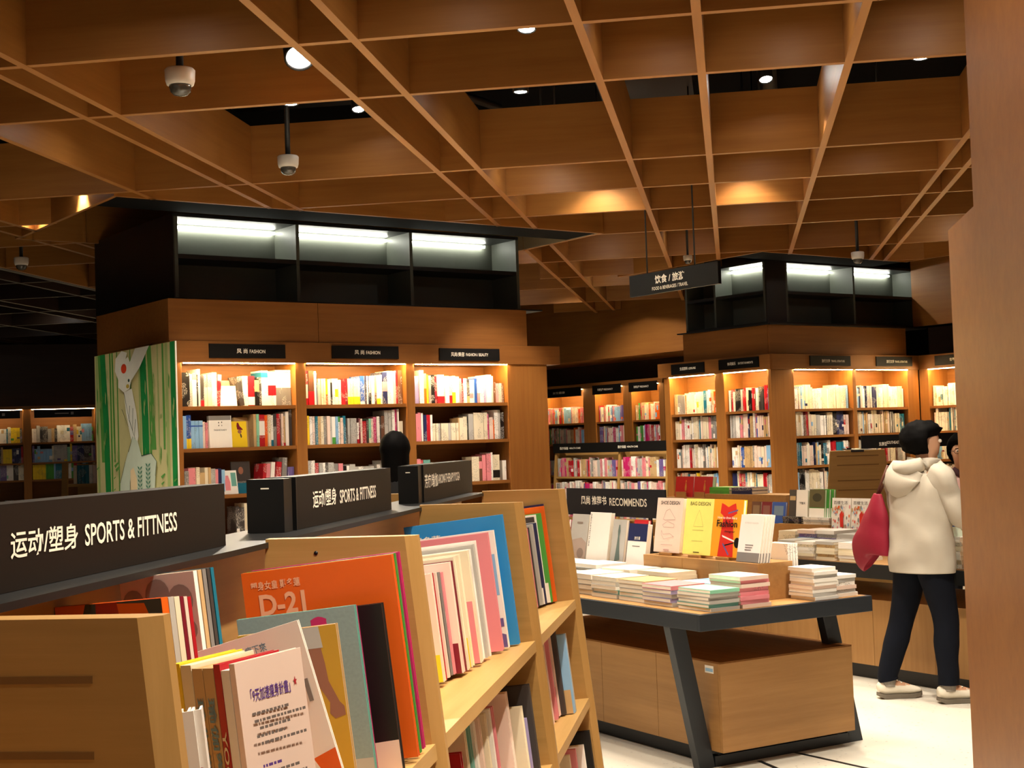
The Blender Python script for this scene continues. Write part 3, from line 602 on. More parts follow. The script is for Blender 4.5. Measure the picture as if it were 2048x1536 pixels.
# ---- books standing on it
gl = 'books on the low display shelf'
LIMSTEP = {}
def stand(label, brp, trp, t, w, c, z=SZ, bands=(), tilt=TILT, yaw=0, y=None, h=None, name='book', cat='book', xoff=0):
    """front cover towards the camera end, lower right corner at pixel brp on the shelf, top right at trp"""
    P = at_z(*brp, z) if y is None else at_y(*trp, y)
    if y is None:
        h = h or (at_y(*trp, P.y).z - P.z) / math.cos(math.radians(tilt))
        lim = 4.44 if P.y > 3.6 else 3.535 if P.y > 2.5 else 9
        if P.y + t > lim - LIMSTEP.get(lim, 0): P.y = lim - LIMSTEP.get(lim, 0) - t - .003
        LIMSTEP[lim] = lim - P.y
        base = P
    else:
        base = P - (RY(-tilt) @ Vector((0, 0, h)))
    S = T(base.x + xoff, base.y, base.z + .001) @ RY(-tilt) @ RZ(yaw)
    return faceout(label, S, -w/2, 0, 0, w, h, t, c, tilt=0, group=gl, bands=bands, name=name, cat=cat), w, h, t
# bay between first and second panels: angled stack nearest the camera
PTL = at_z(468, 1328, SZ + .262)
S1 = T(PTL.x, PTL.y, PTL.z) @ RY(-TILT) @ RZ(60) @ T(0, 0, -.262)
yy = 0.0
def sb(label, w, h, t, c, bands=(), x=0.0):
    global yy
    w *= .52; b = faceout(label, S1, x + w/2, yy, 0, w, h, t, c, tilt=0, group=gl, bands=bands); yy += t + .0012; return b
hand = sb('white leaflet-covered book with purple heading and lines of small print', .19, .262, .009, 'Z')
cm = CV(.009, .0988, .262) @ Matrix.Diagonal((.56, 1, 1, 1))
lettering('「9天加速瘦身計畫」', hand, cm @ T(-.005, .092, 0), .105, .015, mat('purple_print', '5d3d8c')); lettering('★', hand, cm @ T(.062, .096, 0), .011, .011, mat('red_print', 'b02a35'))
rows = []
for i in range(26):
    yv = .070 - i * .0082
    if i in (5, 6, 14, 18): continue
    hd = i in (7, 15, 19)
    x = -.06 + random.uniform(0, .012); xe = .045 + random.uniform(-.03, .03) if not hd else -.01
    while x < xe:
        wd = random.uniform(.004, .012); rows.append(([(x, yv), (x + wd, yv), (x + wd, yv + .0032), (x, yv + .0032)], 1 if hd else 0)); x += wd + .0025
marks(hand, cm, rows, [mat('grey_print', '6f6560'), mat('purple_print', '5d3d8c')], 'printed_lines')
sb('slim white book tucked behind the leaflet-covered book', .17, .255, .014, 'W')
b = sb('slim red-spined yoga book beside the white leaflet-covered book', .17, .262, .011, 'R')
def spine_text(b, tx_, t, zc, ln, m, f=.72): return lettering(tx_, b, facing((0, -.0009, zc), (0, 0, -1), (0, -1, 0)), ln, t * f, m, bold=.02)
spine_text(b, 'YOGA', .011, .15, .075, ink('C'))
b = sb('pale tan exercise book with grey spine title beside the red yoga book', .175, .258, .018, 'U')
spine_text(b, '瑜伽塑身', .018, .165, .12, mat('blue_grey_print', '6f93a8'))
b = sb('tan exercise book with grey title, one further left than its twin', .175, .258, .018, 'U')
spine_text(b, '瑜伽塑身', .018, .165, .12, mat('blue_grey_print', '6f93a8'))
b = sb('white cookbook with looping brown spine lettering', .18, .262, .019, 'C')
spine_text(b, 'COOK', .019, .13, .15, mat('brown_print', '7a4a44'))
sb('pale yellow book at the left end of the angled stack', .18, .264, .015, 'Y')
# small white pair standing before the cookbook
for q, (px, py, nm) in enumerate(((372, 1424, 'left'), (388, 1421, 'right'))):
    p = at_z(px, py, SZ + .228); S = T(p.x, p.y, p.z) @ RY(-TILT) @ RZ(18) @ T(0, 0, -.228)
    b = book('short white paperback with red circle on its spine, %s of a pair' % nm, S, .0145, .228, .03, 'W', gl, parts=True, printed=False)
    kk = [(math.cos(a) * .004, math.sin(a) * .004) for a in [i * math.pi / 6 for i in range(12)]]
    marks(b, facing((0, -.0006, .165), (1, 0, 0), (0, -1, 0)), [(kk, 0), ([(-.004, -.05), (.004, -.05), (.004, -.03), (-.004, -.03)], 1), ([(-.004, -.08), (.004, -.08), (.004, -.06), (-.004, -.06)], 1)], [mat('red_print', 'b02a35'), mat('blue_grey_print', '6f93a8')], 'spine_print')
# purple wrapped pair behind
for q in range(2):
    p = at_y(412 + 14 * q, 1300 - 8 * q, 1.93 + .05 * q); S = T(p.x, p.y, p.z) @ RY(-TILT) @ RZ(8) @ T(0, 0, -.235)
    faceout('shrink-wrapped violet book %s' % ('nearer the camera, behind the angled stack' if q == 0 else 'farther from the camera, behind its twin'), S, -.085, 0, 0, .17, .235, .02, 'V', tilt=0, group=gl)
# magazines under the black board: spines towards the aisle, covers turned to the camera's left
def mag(label, S, w, h, t, c, y0):
    k = MB(cover(c, False), paper()); L = S @ T(0, y0, 0) @ RZ(90) @ T(t/2, 0, 0)
    return book(label, L, t, h, w, c, gl, printed=False, name='magazine', cat='magazine')
def BV(w, h, t): return facing((-t/2 - .0006, w/2, h/2), (0, -1, 0), (-1, 0, 0))
p = at_y(322, 1196, 1.62); y0 = 0
S = T(p.x, p.y, p.z) @ RY(-TILT) @ RZ(-26) @ T(0, 0, -.325)
for q, (c, t, lab) in enumerate((('O', .010, 'glossy magazine with an orange-red cover under the black board'), ('S', .008, 'grey magazine directly behind the orange-red one'), ('C', .008, 'cream magazine second behind the orange-red one'), ('X', .005, 'maroon-edged magazine behind the orange-red one'), ('Z', .005, 'pale pink magazine behind the orange-red one'), ('R', .005, 'red-edged magazine behind the orange-red one'))):
    b = mag(lab, S, .20, .325 - .001 * q, t, c, y0); y0 += t + .001
    if q == 0:
        marks(b, BV(.20, .325, t) @ T(0, .0125, 0), [([(-.105, -.1), (.095, -.1), (.10, .15), (-.105, .15)], 3), ([(-.10, .15), (-.04, .15), (-.07, .09), (-.10, .05)], 0), ([(-.02, .15), (.02, .15), (.03, .09), (.0, .02), (-.03, .04)], 2), ([(.02, .148), (.07, .146), (.092, .10), (.098, .02), (.05, -.05), (.01, .0), (.03, .08)], 0), ([(-.06, .06), (-.03, .1), (-.02, .05), (-.05, .0)], 0)], [ink('O'), mat('dark_photo', '2c2824'), mat('red_photo', 'a8321c'), mat('dark_grey_photo', '4a4a46')])
p = at_y(386, 1142, 1.83); y0 = 0
S = T(p.x, p.y, p.z) @ RY(-TILT) @ RZ(-20) @ T(0, 0, -.325)
for q, (c, t, lab) in enumerate((('W', .007, 'white magazine with grey circles on its cover under the black board'), ('U', .007, 'tan magazine behind the one with grey circles'), ('G', .007, 'grey magazine behind the one with grey circles'), ('H', .006, 'charcoal magazine deepest under the black board'), ('T', .006, 'dark teal magazine second deepest under the black board'))):
    b = mag(lab, S, .135, .325, t, c, y0); y0 += t + .002
    if q == 0:
        circ = lambda cx, cy, r: [(cx + r * math.cos(i * math.pi / 8), cy + r * math.sin(i * math.pi / 8)) for i in range(16)]
        marks(b, BV(.135, .325, t) @ T(.0, .01, 0), [(circ(-.045, .115, .02), 0), (circ(.0, .125, .022), 0), (circ(.04, .115, .022), 0), (circ(.03, .075, .025), 0), (circ(.05, .075, .014), 0)], [mat('grey_print_pale', 'aba5a0')])
# leaning white booklet, yellow leg book, grey-blue book, black disc case, orange D-21 set
b, w, h, t = stand('leaning white booklet with an orange lower corner', None, (594, 1242), .008, .15, 'W', y=1.80, h=.25, tilt=16)
cm = CV(t, w, h)
lettering('全身瘦下來', b, cm @ T(.0, .105, 0), .05, .012, mat('blue_grey_print', '6f93a8')); marks(b, cm, [([(-.075, -.125), (.075, -.125), (.075, -.045), (-.075, -.075)], 0), ([(.0, .0), (.02, .0), (.035, -.06), (.02, -.06)], 1), ([(.035, -.05), (.042, -.05), (.06, -.095), (.05, -.1)], 2), ([(.06, .02), (.066, .02), (.066, .05), (.06, .05)], 1)], [ink('O'), ink('G'), ink('W')])
b, w, h, t = stand('mustard book with bare legs walking on its cover', None, (671, 1249), .011, .145, 'U', y=1.95, h=.245, tilt=6.2)
leg1 = [(.012, .105), (.045, .105), (.05, .07), (.052, .045), (.064, .015), (.070, .008), (.0705, -.004), (.055, -.008), (.048, .0), (.05, .015), (.034, .045), (.02, .08)]; leg2 = [(-.012, .105), (.016, .105), (.026, .05), (.036, .03), (.027, .028), (.008, .07)]
marks(b, CV(t, w, h), [([(-.0724, -.1224), (.0724, -.1224), (.0724, .1224), (-.0724, .1224)], 0), (leg2, 2), (leg1, 2), ([(-.03, .092), (.05, .092), (.047, .1220), (-.03, .1220)], 1), ([(-.0724, -.1224), (.0724, -.1224), (.0724, -.085), (-.0724, -.085)], 3)], [mat('mustard_print', 'c79a2e'), ink('S'), mat('skin_print', '9a6650'), ink('R')])
b, w, h, t = stand('grey-blue fabric-look book with a pink flower on its cover', None, (708, 1212), .012, .185, 'J', y=2.08, h=.262, tilt=6)
fl_ = lambda cx, cy: [(cx + .012 * math.cos(i * math.pi / 6) * (1 + .2 * (i % 2)), cy + .009 * math.sin(i * math.pi / 6)) for i in range(12)]
marks(b, CV(t, w, h), [([(-.0922, -.131), (.0922, -.131), (.0922, .131), (-.0922, .131)], 0), (fl_(-.01, .105), 1), (fl_(.035, .112), 1), ([(.02, -.131), (.0922, -.131), (.0922, -.095), (.02, -.095)], 2)], [mat('blue_grey_cloth_print', '8fa3a3', scale=200, vary=.15), ink('M'), ink('S')])
stand('pink-edged book just behind the grey-blue fabric-look book', None, (712, 1213), .006, .185, 'M', y=2.105, h=.262, tilt=6)
b, w, h, t = stand('black disc case with a pale wrapped lower edge', None, (762, 1208), .016, .14, 'K', y=2.15, h=.262, tilt=6)
marks(b, CV(t, w, h), [([(-.07, -.131), (.07, -.131), (.07, -.078), (-.07, -.084)], 0), ([(.0, -.125), (.03, -.125), (.03, -.1), (.0, -.1)], 1)], [ink('Z'), ink('W')], 'wrap_band')
b, w, h, t = stand('large orange D-21 fitness book leaning on the second panel', None, (783, 1110), .012, .25, 'O', y=2.20, h=.318, tilt=6)
cm = CV(t, w, h); pw = mat('peach_print', 'f3b48c')
lettering('D-21', b, cm @ T(-.062, .105, 0), .076, .034, pw, bold=.03); lettering('塑身女皇 鄭多蓮', b, cm @ T(-.070, .136, 0), .082, .014, pw, bold=.02)
stand('green-edged twin right behind the orange D-21 book', None, (789, 1108), .009, .25, 'E', y=2.232, h=.318, tilt=6)
stand('pink-edged twin farthest behind the orange D-21 book', None, (796, 1105), .012, .25, 'M', y=2.262, h=.318, tilt=6)
# second bay
zz = lambda a: (840 + a[0] / 4.15, 1030 + a[1] / 4.15)
for lab, br, tr, t, w, c, bands in (
    ('large blue fitness book leaning on the third panel', (825, 1075), (680, 0), .02, .25, 'I', ()),
    ('white book with blue vertical title in front of the large blue book', (740, 1105), (605, 130), .015, .24, 'W', [(.45, .8, 'L')]),
    ('large dusty pink book in the second slanted bay', (690, 1130), (565, 150), .02, .23, 'P', ()),
    ('white book just in front of the large dusty pink book', (590, 1175), (492, 215), .008, .21, 'W', ()),
    ('pale grey book second in front of the large dusty pink book', (575, 1180), (470, 245), .022, .21, 'S', ()),
    ('white book with dark upper spine in the second slanted bay', (530, 1205), (436, 290), .02, .20, 'W', [(.72, .98, 'D')]),
    ('cream book with a bright pink lower cover', (515, 1230), (400, 300), .02, .19, 'C', [(.0, .55, 'P')]),
    ('cream book with tiny spine text and yellow foot', (440, 1265), (350, 335), .024, .18, 'C', [(0, .26, 'Y')]),
    ('cream book with fine black lines at its foot', (405, 1290), (318, 350), .02, .18, 'C', [(0, .15, 'H')]),
    ('slim maroon book in the second slanted bay', (385, 1300), (275, 385), .012, .17, 'X', ()),
    ('cream book with a wide maroon lower cover', (368, 1310), (262, 395), .02, .17, 'Z', [(0, .27, 'X')]),
    ('salmon book with small black spine marks', (300, 1320), (188, 478), .016, .15, 'P', [(.5, .62, 'Z')]),
    ('slim grey and black book beside the salmon one', (270, 1335), (165, 480), .012, .15, 'G', [(0, .8, 'H')]),
    ('slim rose book beside the grey and black one', (245, 1355), (130, 480), .012, .15, 'Z', ()),
    ('slim red book second nearest in the second slanted bay', (222, 1375), (105, 485), .008, .15, 'R', ()),
    ('white book with orange foot nearest in the second slanted bay', (210, 1385), (92, 490), .016, .15, 'Z', [(0, .25, 'Y')])):
    b, w, h, t = stand(lab, zz(br), zz(tr), t, w, c, bands=bands)
    if c == 'I': lettering('鄭多蓮', b, CV(t, w, h) @ T(-.07, .12, 0), .07, .02, SIGNW)
    if 'blue vertical' in lab: marks(b, CV(t, w, h), [([(.09, -.14), (.118, -.14), (.118, -.11), (.09, -.10)], 0), ([(.095, -.09), (.116, -.09), (.116, -.07), (.095, -.07)], 0)], [ink('V')])
z7 = lambda a: (1030 + a[0] / 2.867, 1000 + a[1] / 2.867)
for lab, br, tr, t, w, c, bands, z in (
    ('dark plum book leaning on the farthest panel, top shelf', (288, 530), (205, 5), .02, .25, 'N', (), SZ),
    ('orange book in front of the dark plum book', (268, 555), (194, 25), .018, .24, 'O', [(0, 1, 'O')], SZ),
    ('green and white book in front of the orange book', (245, 560), (178, 65), .02, .22, 'E', [(0, .22, 'W')], SZ),
    ('white book with a dark top band in the third slanted bay', (205, 575), (140, 78), .02, .20, 'W', [(.92, .98, 'H')], SZ),
    ('white and navy striped book in the third slanted bay', (190, 590), (128, 130), .018, .19, 'N', [(.0, .2, 'W')], SZ),
    ('pale grey book in the third slanted bay', (165, 600), (105, 140), .022, .18, 'S', (), SZ),
    ('dark slim book near the front of the third slanted bay', (140, 612), (75, 160), .012, .17, 'H', (), SZ),
    ('rose book nearest in the third slanted bay', (130, 620), (70, 165), .014, .17, 'P', (), SZ),
    ('clear-wrapped grey book behind the blue seaside book', (374, 1176), (308, 740), .012, .22, 'S', (), .75),
    ('blue seaside photo book on the second level of the third bay', (370, 1180), (303, 742), .02, .22, 'L', [(0, .3, 'U')], .75),
    ('dark brown book before the blue seaside book', (300, 1222), (240, 728), .02, .21, 'H', (), .75),
    ('white and pink book on the second level of the third bay', (265, 1235), (200, 755), .02, .18, 'Z', [(0, .35, 'P')], .75),
    ('rose-spined book second nearest on the second level of the third bay', (248, 1262), (180, 775), .016, .17, 'P', (), .75),
    ('pale book nearest on the second level of the third bay', (225, 1290), (150, 800), .018, .17, 'Z', (), .75)):
    stand(lab, z7(br), z7(tr), t, w, c, z=z, bands=bands)
# lower level of the second bay (tops only in view)
z8 = lambda a: (780 + a[0] / 2.667, 960 + a[1] / 2.667)
for lab, tr, y, h, t, w, c in (
    ('large dark photo book leaning at the end of the lower shelf', (738, 1094), 3.46, .33, .018, .24, 'H'),
    ('slim mauve book before the large dark photo book', (725, 1275), 3.40, .26, .014, .22, 'Q'),
    ('wide cream book on the lower shelf of the second bay', (695, 1218), 3.34, .275, .03, .22, 'C'),
    ('pink-topped white book before the wide cream book', (612, 1142), 3.22, .29, .03, .22, 'Z'),
    ('rose book with brown spine on the lower shelf', (540, 1215), 3.10, .265, .02, .2, 'P'),
    ('white book on the lower shelf, next before the rose one', (525, 1228), 3.07, .26, .018, .2, 'W'),
    ('cream book with tan foot on the lower shelf', (500, 1252), 3.02, .25, .02, .19, 'C'),
    ('pale pink book on the lower shelf of the second bay', (468, 1275), 2.98, .245, .018, .19, 'Z'),
    ('white book with grey spine text on the lower shelf', (440, 1300), 2.93, .24, .02, .18, 'W'),
    ('sea green book low in the second bay', (415, 1320), 2.88, .235, .02, .18, 'J'),
    ('cream paperback low in the second bay, next to the sea green one', (392, 1345), 2.83, .23, .02, .17, 'C'),
    ('red book nearest on the lower shelf of the second bay', (372, 1462), 2.72, .19, .02, .16, 'R')):
    stand(lab, None, z8(tr), t, w, c, y=y, h=h)
for lab, tr, y, h, t, w, c in (('black book on the lowest visible shelf of the third bay', (1178, 1463), 4.4, .28, .02, .2, 'K'), ('white book on the lowest visible shelf of the third bay', (1166, 1492), 4.3, .24, .02, .18, 'W'),
    ('red and white book on the lowest visible shelf of the third bay', (1150, 1500), 4.2, .235, .018, .17, 'P'), ('pale book nearest on the lowest visible shelf of the third bay', (1138, 1512), 4.1, .23, .018, .17, 'C')):
    stand(lab, None, tr, t, w, c, y=y, h=h)
# ------------------------------------------------------------------ recommendation table
C1 = Vector((-.186, 6.468, 0)); MT = FR(C1.x, C1.y, 39.4)
TW, TL_, TH_ = 1.054, 2.30, .75
def table(name, label, M, TW, TL_, TH_, legs, box):
    root = thing(name, label, 'table', M, 'black-framed book tables')
    k = MB(BLUEBLACK); k.box(0, TW, 0, .02, TH_ - .075, TH_); k.box(0, TW, TL_ - .02, TL_, TH_ - .075, TH_); k.box(0, .02, .02, TL_ - .02, TH_ - .075, TH_); k.box(TW - .02, TW, .02, TL_ - .02, TH_ - .075, TH_); k.build('frame', root, bevel=.002)
    k = MB(OAKY); k.box(.0201, TW - .0201, .0201, TL_ - .0201, TH_ - .03, TH_ + .0015); k.build('tabletop', root)
    for (xt, xb, y) in legs:
        k = MB(BLUEBLACK); k.hexa([(xb, y, 0), (xb + .09, y, 0), (xb + .09, y + .05, 0), (xb, y + .05, 0)], [(xt, y, TH_ - .0755), (xt + .09, y, TH_ - .0755), (xt + .09, y + .05, TH_ - .0755), (xt, y + .05, TH_ - .0755)]); k.build('leg', root, bevel=.002)
    ys = sorted({l[2] for l in legs})
    for y in ys:
        xs = [l[1] for l in legs if l[2] == y]; k = MB(BLUEBLACK); k.box(min(xs) + .091, max(xs) - .001, y, y + .05, 0, .05); k.build('floor_bar', root)
    if box:
        x0, x1, y0, y1, z0, z1 = box
        k = MB(BLUEBLACK); k.box(x0 + .03, x1 - .03, y0 + .08, y1 - .08, 0.0, z0); k.build('plinth', root)
        n = 4; st = (y1 - y0) / n
        k = MB(OAK); k.box(x0 + .001, x1 - .001, y0 + .0005, y1 - .0005, z0, z1 - .001); bx = k.build('cabinet', root)
        for i in range(n):
            k = MB(OAKY); k.box(x0 - .018, x0 - .0002, y0 + i * st + .0015, y0 + (i + 1) * st - .0015, z0, z1); k.build('door', bx)
        k = MB(OAK); k.box(x0 - .018, x1, y0 - .018, y0 - .0002, z0, z1); k.build('side_panel', bx)
        k = MB(wood('dark_oak_top', '6b4522', '7d5530', 'y', rough=.85, spec=.05)); k.box(x0 - .018, x1, y0 - .018, y1, z1 - .0008, z1 + .008); k.build('top_panel', bx)
    return root
tb = table('book_table', 'black-framed book table with wooden cabinet below, showing recommended books', MT, TW, TL_, TH_, [(-.0 + .005, .15, .235), (.94, 1.09, .235), (.005, .15, 1.95), (.94, 1.09, 1.95)], (.242, 1.05, .169, 2.1, .08, .49))
k = MB(ink('W'), ink('L')); k.box(.2235, .2238, .20, .265, .44, .475); k.box(.2233, .2235, .205, .26, .447, .463, 1); k.build('price_sticker', tb)['label'] = 'small white and blue sticker on the cabinet corner'
# risers
def riser(label, x0, x1, y0, y1, z1, M=MT, z0=TH_ + .002, split=()):
    r = thing('display_riser', label, 'display stand', M @ T((x0 + x1) / 2, (y0 + y1) / 2, z0), 'wooden display risers'); inv = T(-(x0 + x1) / 2, -(y0 + y1) / 2, -z0)
    e = [y0, *split, y1]
    for a, b in zip(e[:-1], e[1:]):
        k = MB(OAKY); k.box(x0, x1, a + .0008, b - .0008, z0, z1); k.build('block', r, inv, bevel=.0015)
    return r
r1 = riser('tall wooden riser under the shoe and bag design books', .52, .74, .205, 1.14, .93, split=(.50, .80))
r2 = riser('lower wooden riser under the left recommended books', .545, .74, 1.145, 2.15, .855)
SB = MT @ RZ(-90)               # x' runs right along the risers, -y' looks out from them
gt = 'face-out books on the recommendation table'
BK = mat('thin_black_print', '2c2826'); 
def rk(label, yl, yr, x, z, h, t, c, tilt, n=1, bands=()):
    w = abs(yl - yr); out = None
    for i in range(n):
        M = SB @ T(0, 0, 0)
        lb = label if i == 0 else label.replace('face-out', 'copy hidden behind the face-out') if n == 2 else '%s copy behind the face-out white book with a grey lower band' % ('next', 'second', 'third', 'fourth')[i-1]
        o = faceout(lb, SB @ T(-(yl + yr) / 2 + .004 * i, x + i * (t + .001), z) , 0, 0, 0, w, h, t, c, tilt=tilt, group=gt, bands=bands)
        if i == 0: out = o
    return out, w, h, t
def stand_w(yc, x, z):
    """small easel-like wooden holder under and behind a face-out book"""
    s = thing('book_holder', 'small wooden book holder %d cm along the riser' % int(yc * 100), 'book holder', MT @ T(x, yc, z), 'wooden book holders')
    k = MB(OAK); k.box(-.02, .07, -.045, .045, 0, .014); k.hexa([(.055, -.04, .014), (.07, -.04, .014), (.07, .04, .014), (.055, .04, .014)], [(.105, -.04, .2), (.12, -.04, .2), (.12, .04, .2), (.105, .04, .2)]); k.build('holder', s); return s
for yc in (.98, .73, .505, .30):
    s = stand_w(yc, .56, .9305)
for s_, l_ in zip([o for o in col.objects if o.name.startswith('book_holder')], ('SHOE DESIGN book', 'BAG DESIGN book', 'red dress book', 'white book with the grey band')): s_['label'] = 'small wooden holder under the ' + l_
ZR = .9455
b, w, h, t = rk('cream SHOE DESIGN book with line drawings of shoes, face-out', 1.095, .868, .555, ZR, .288, .032, 'Z', 9)
cm = CV(t, w, h); lettering('SHOE DESIGN', b, cm @ T(.002, .118, 0), .165, .019, BK)
def ell(cx, cy, a, bb, n=14): return [(cx + a * math.cos(2*math.pi*i/n), cy + bb * math.sin(2*math.pi*i/n)) for i in range(n)]
def outline(pts, wd=.0016):
    out = []
    for p, q in zip(pts, pts[1:] + pts[:1]):
        p, q = Vector(p), Vector(q); d = (q - p)
        if d.length < 1e-6: continue
        n = Vector((-d.y, d.x)).normalized() * wd / 2
        out.append(([tuple(p - n), tuple(q - n), tuple(q + n), tuple(p + n)], 0))
    return out
pr = mat('rose_line_print', 'b98a86')
marks(b, cm, outline([(-.05, .03), (-.03, .075), (.0, .085), (.05, .04), (.055, .03), (-.03, .025)]) + outline([(-.05, -.0), (-.01, .02), (.05, .005), (.05, -.012), (-.04, -.012)]) + outline([(-.055, -.03), (-.04, -.05), (.02, -.045), (.055, -.06), (-.03, -.075), (-.055, -.05)]) + [([(-.05, -.105), (.05, -.105), (.05, -.103), (-.05, -.103)], 0), ([(-.025, -.134), (.025, -.134), (.025, -.129), (-.025, -.129)], 0)], [pr], 'line_drawing')
b, w, h, t = rk('yellow BAG DESIGN book with a faint bag drawing, face-out', .842, .612, .555, ZR, .288, .028, 'Y', 9)
marks(b, CV(t, w, h), [([(-w/2, -h/2), (w/2, -h/2), (w/2, h/2), (-w/2, h/2)], 0)], [mat('lemon_print', 'f5ea7c')], 'cover_sheet')
cm = CV(t, w, h) @ T(0, 0, .0004); lettering('BAG DESIGN', b, cm @ T(.004, .118, 0), .165, .019, mat('olive_print', '5a5326'))
marks(b, cm, outline([(-.04, .0), (-.02, .05), (.0, .085), (.02, .05), (.04, .0)], .0012) + [([(-.045, -.02), (.045, -.02), (.045, -.018), (-.045, -.018)], 0), ([(-.045, -.075), (.045, -.075), (.045, -.073), (-.045, -.073)], 0), ([(-.025, -.134), (.025, -.134), (.025, -.129), (-.025, -.129)], 1)], [mat('olive_pale_print', 'b5aa60'), mat('olive_print', '5a5326')], 'line_drawing')
b, w, h, t = rk('orange fashion drawing book with a red dress on its cover, face-out', .610, .380, .555, ZR, .288, .02, 'Y', 9)
marks(b, CV(t, w, h), [([(-w/2, -h/2), (w/2, -h/2), (w/2, h/2), (-w/2, h/2)], 0)], [mat('amber_print', 'f0a21e')], 'cover_sheet')
cm = CV(t, w, h) @ T(0, 0, .0004)
marks(b, cm, [([(-.055, .125), (-.03, .118), (.0, .105), (.03, .118), (.055, .125), (.07, .075), (.04, .06), (.045, .02), (.055, -.05), (.06, -.142), (-.06, -.142), (-.05, -.05), (-.04, .02), (-.035, .06), (-.06, .075)], 0),
              ([(.0, .078), (.075, .095), (.075, .088), (.0, .070)], 1), ([(-.035, -.035), (.065, -.06), (.065, -.068), (-.03, -.045)], 2), ([(-.02, -.085), (.06, -.068), (.06, -.074), (-.02, -.092)], 3), ([(-.02, -.075), (.03, -.13), (.022, -.135), (-.028, -.08)], 1), (ell(.085, -.07, .022, .026), 3)], [mat('dress_red', 'd5281c'), ink('V'), ink('W'), ink('K')])
c2 = cm @ T(0, 0, .003); lettering('How to draw like a', b, c2 @ T(.0, .052, 0), .15, .013, SIGNW); lettering('Fashion', b, c2 @ T(.0, .022, 0), .16, .034, ink('K'), bold=.02); lettering('designer', b, c2 @ T(.025, -.018, 0), .085, .014, ink('K'))
b, w, h, t = rk('white book with a grey lower band, front copy of its row, face-out', .384, .215, .535, ZR - .013, .232, .014, 'W', 12, n=4, bands=[(0, .2, 'G')])
lettering('INTERIOR FASHION', b, CV(t, w, h) @ T(0, .075, .0006), .1, .008, mat('pale_grey_print', 'cfc8bd'))
marks(b, CV(t, w, h) @ T(0, 0, .0006), [([(-.03, -.035 - .012 * i), (.03 - .006 * i, -.035 - .012 * i), (.03 - .006 * i, -.031 - .012 * i), (-.03, -.031 - .012 * i)], 0) for i in range(3)], [mat('grey_print', '6f6560')])
# left group on the lower riser
ZL = .8555
b, w, h, t = rk('magenta fashion photo book partly hidden by the low shelf panel, face-out', 2.10, 1.96, .56, ZL, .235, .012, 'M', 10)
marks(b, CV(t, w, h) @ T(0, 0, .0004), [([(-.06, -.115), (-.01, -.115), (.0, -.02), (-.03, .03), (-.06, .0)], 0), ([(.055, -.1175), (.07, -.1175), (.07, .1175), (.055, .1175)], 1)], [ink('N'), ink('W')])
b, w, h, t = rk('muted grey-rose photo book on the left riser, face-out', 1.95, 1.775, .56, ZL, .27, .02, 'S', 10)
marks(b, CV(t, w, h) @ T(0, 0, .0004), [([(-.085, -.13), (.085, -.13), (.085, -.03), (.03, .0), (-.085, -.02)], 0), ([(-.03, .08), (.03, .08), (.03, .09), (-.03, .09)], 1), (ell(.03, -.09, .035, .03), 1)], [mat('rose_grey_print', 'ad9a8f'), mat('brown_grey_print', '8b7b72')])
b, w, h, t = rk('tall plain white book with grey vertical lettering, face-out', 1.765, 1.555, .56, ZL, .285, .026, 'W', 10)
lettering('ARCHITECTURE', b, CV(t, w, h) @ T(-.092, .04, 0) @ RZ(-90), .19, .012, mat('grey_print', '6f6560'))
b, w, h, t = rk('pale book with a long dark gown on its cover, face-out', 1.53, 1.405, .565, ZL, .25, .02, 'S', 10)
marks(b, CV(t, w, h) @ T(0, 0, .0004), [([(-.004, .095), (.006, .095), (.014, .06), (.008, .03), (.018, -.04), (.03, -.1), (-.02, -.11), (-.012, -.04), (-.006, .03), (-.01, .06)], 0)], [mat('gown_green_grey', '5f6f6a')])
b, w, h, t = rk('small red-topped book behind the navy and white one, face-out', 1.38, 1.25, .60, ZL, .25, .02, 'R', 10)
b, w, h, t = rk('navy and white book at the right end of the left riser, face-out', 1.375, 1.20, .565, ZL, .232, .03, 'W', 10)
marks(b, CV(t, w, h) @ T(0, 0, .0004), [([(-w/2, .02), (w/2, .02), (w/2, h/2), (-w/2, h/2)], 0), ([(-.04, -.01), (.03, -.01), (.03, -.006), (-.04, -.006)], 1)], [ink('N'), mat('grey_print', '6f6560')])
lettering('流行通', b, CV(t, w, h) @ T(0, .036, .001), .055, .018, SIGNW)
# RECOMMENDS sign
sgn = thing('table_sign', 'dark blue-black RECOMMENDS sign standing behind the left face-out books', 'sign', SB @ T(-1.74, .752, ZL + .002))
k = MB(mat('navy_black_sign', '15181f', rough=.45)); k.box(-.50, .50, 0, .012, .245, .405); pnl = k.build('panel', sgn)
for xx in (-.35, .35): k = MB(BLACK); k.box(xx - .015, xx + .015, .002, .010, -.002, .245); k.build('post', sgn); k = MB(BLACK); 
lettering('风尚 推荐书', pnl, facing((-.205, -.001, .335), (1, 0, 0), (0, -1, 0)), .27, .052, SIGNW, bold=.02); lettering('RECOMMENDS', pnl, facing((.145, -.001, .330), (1, 0, 0), (0, -1, 0)), .37, .045, SIGNW)

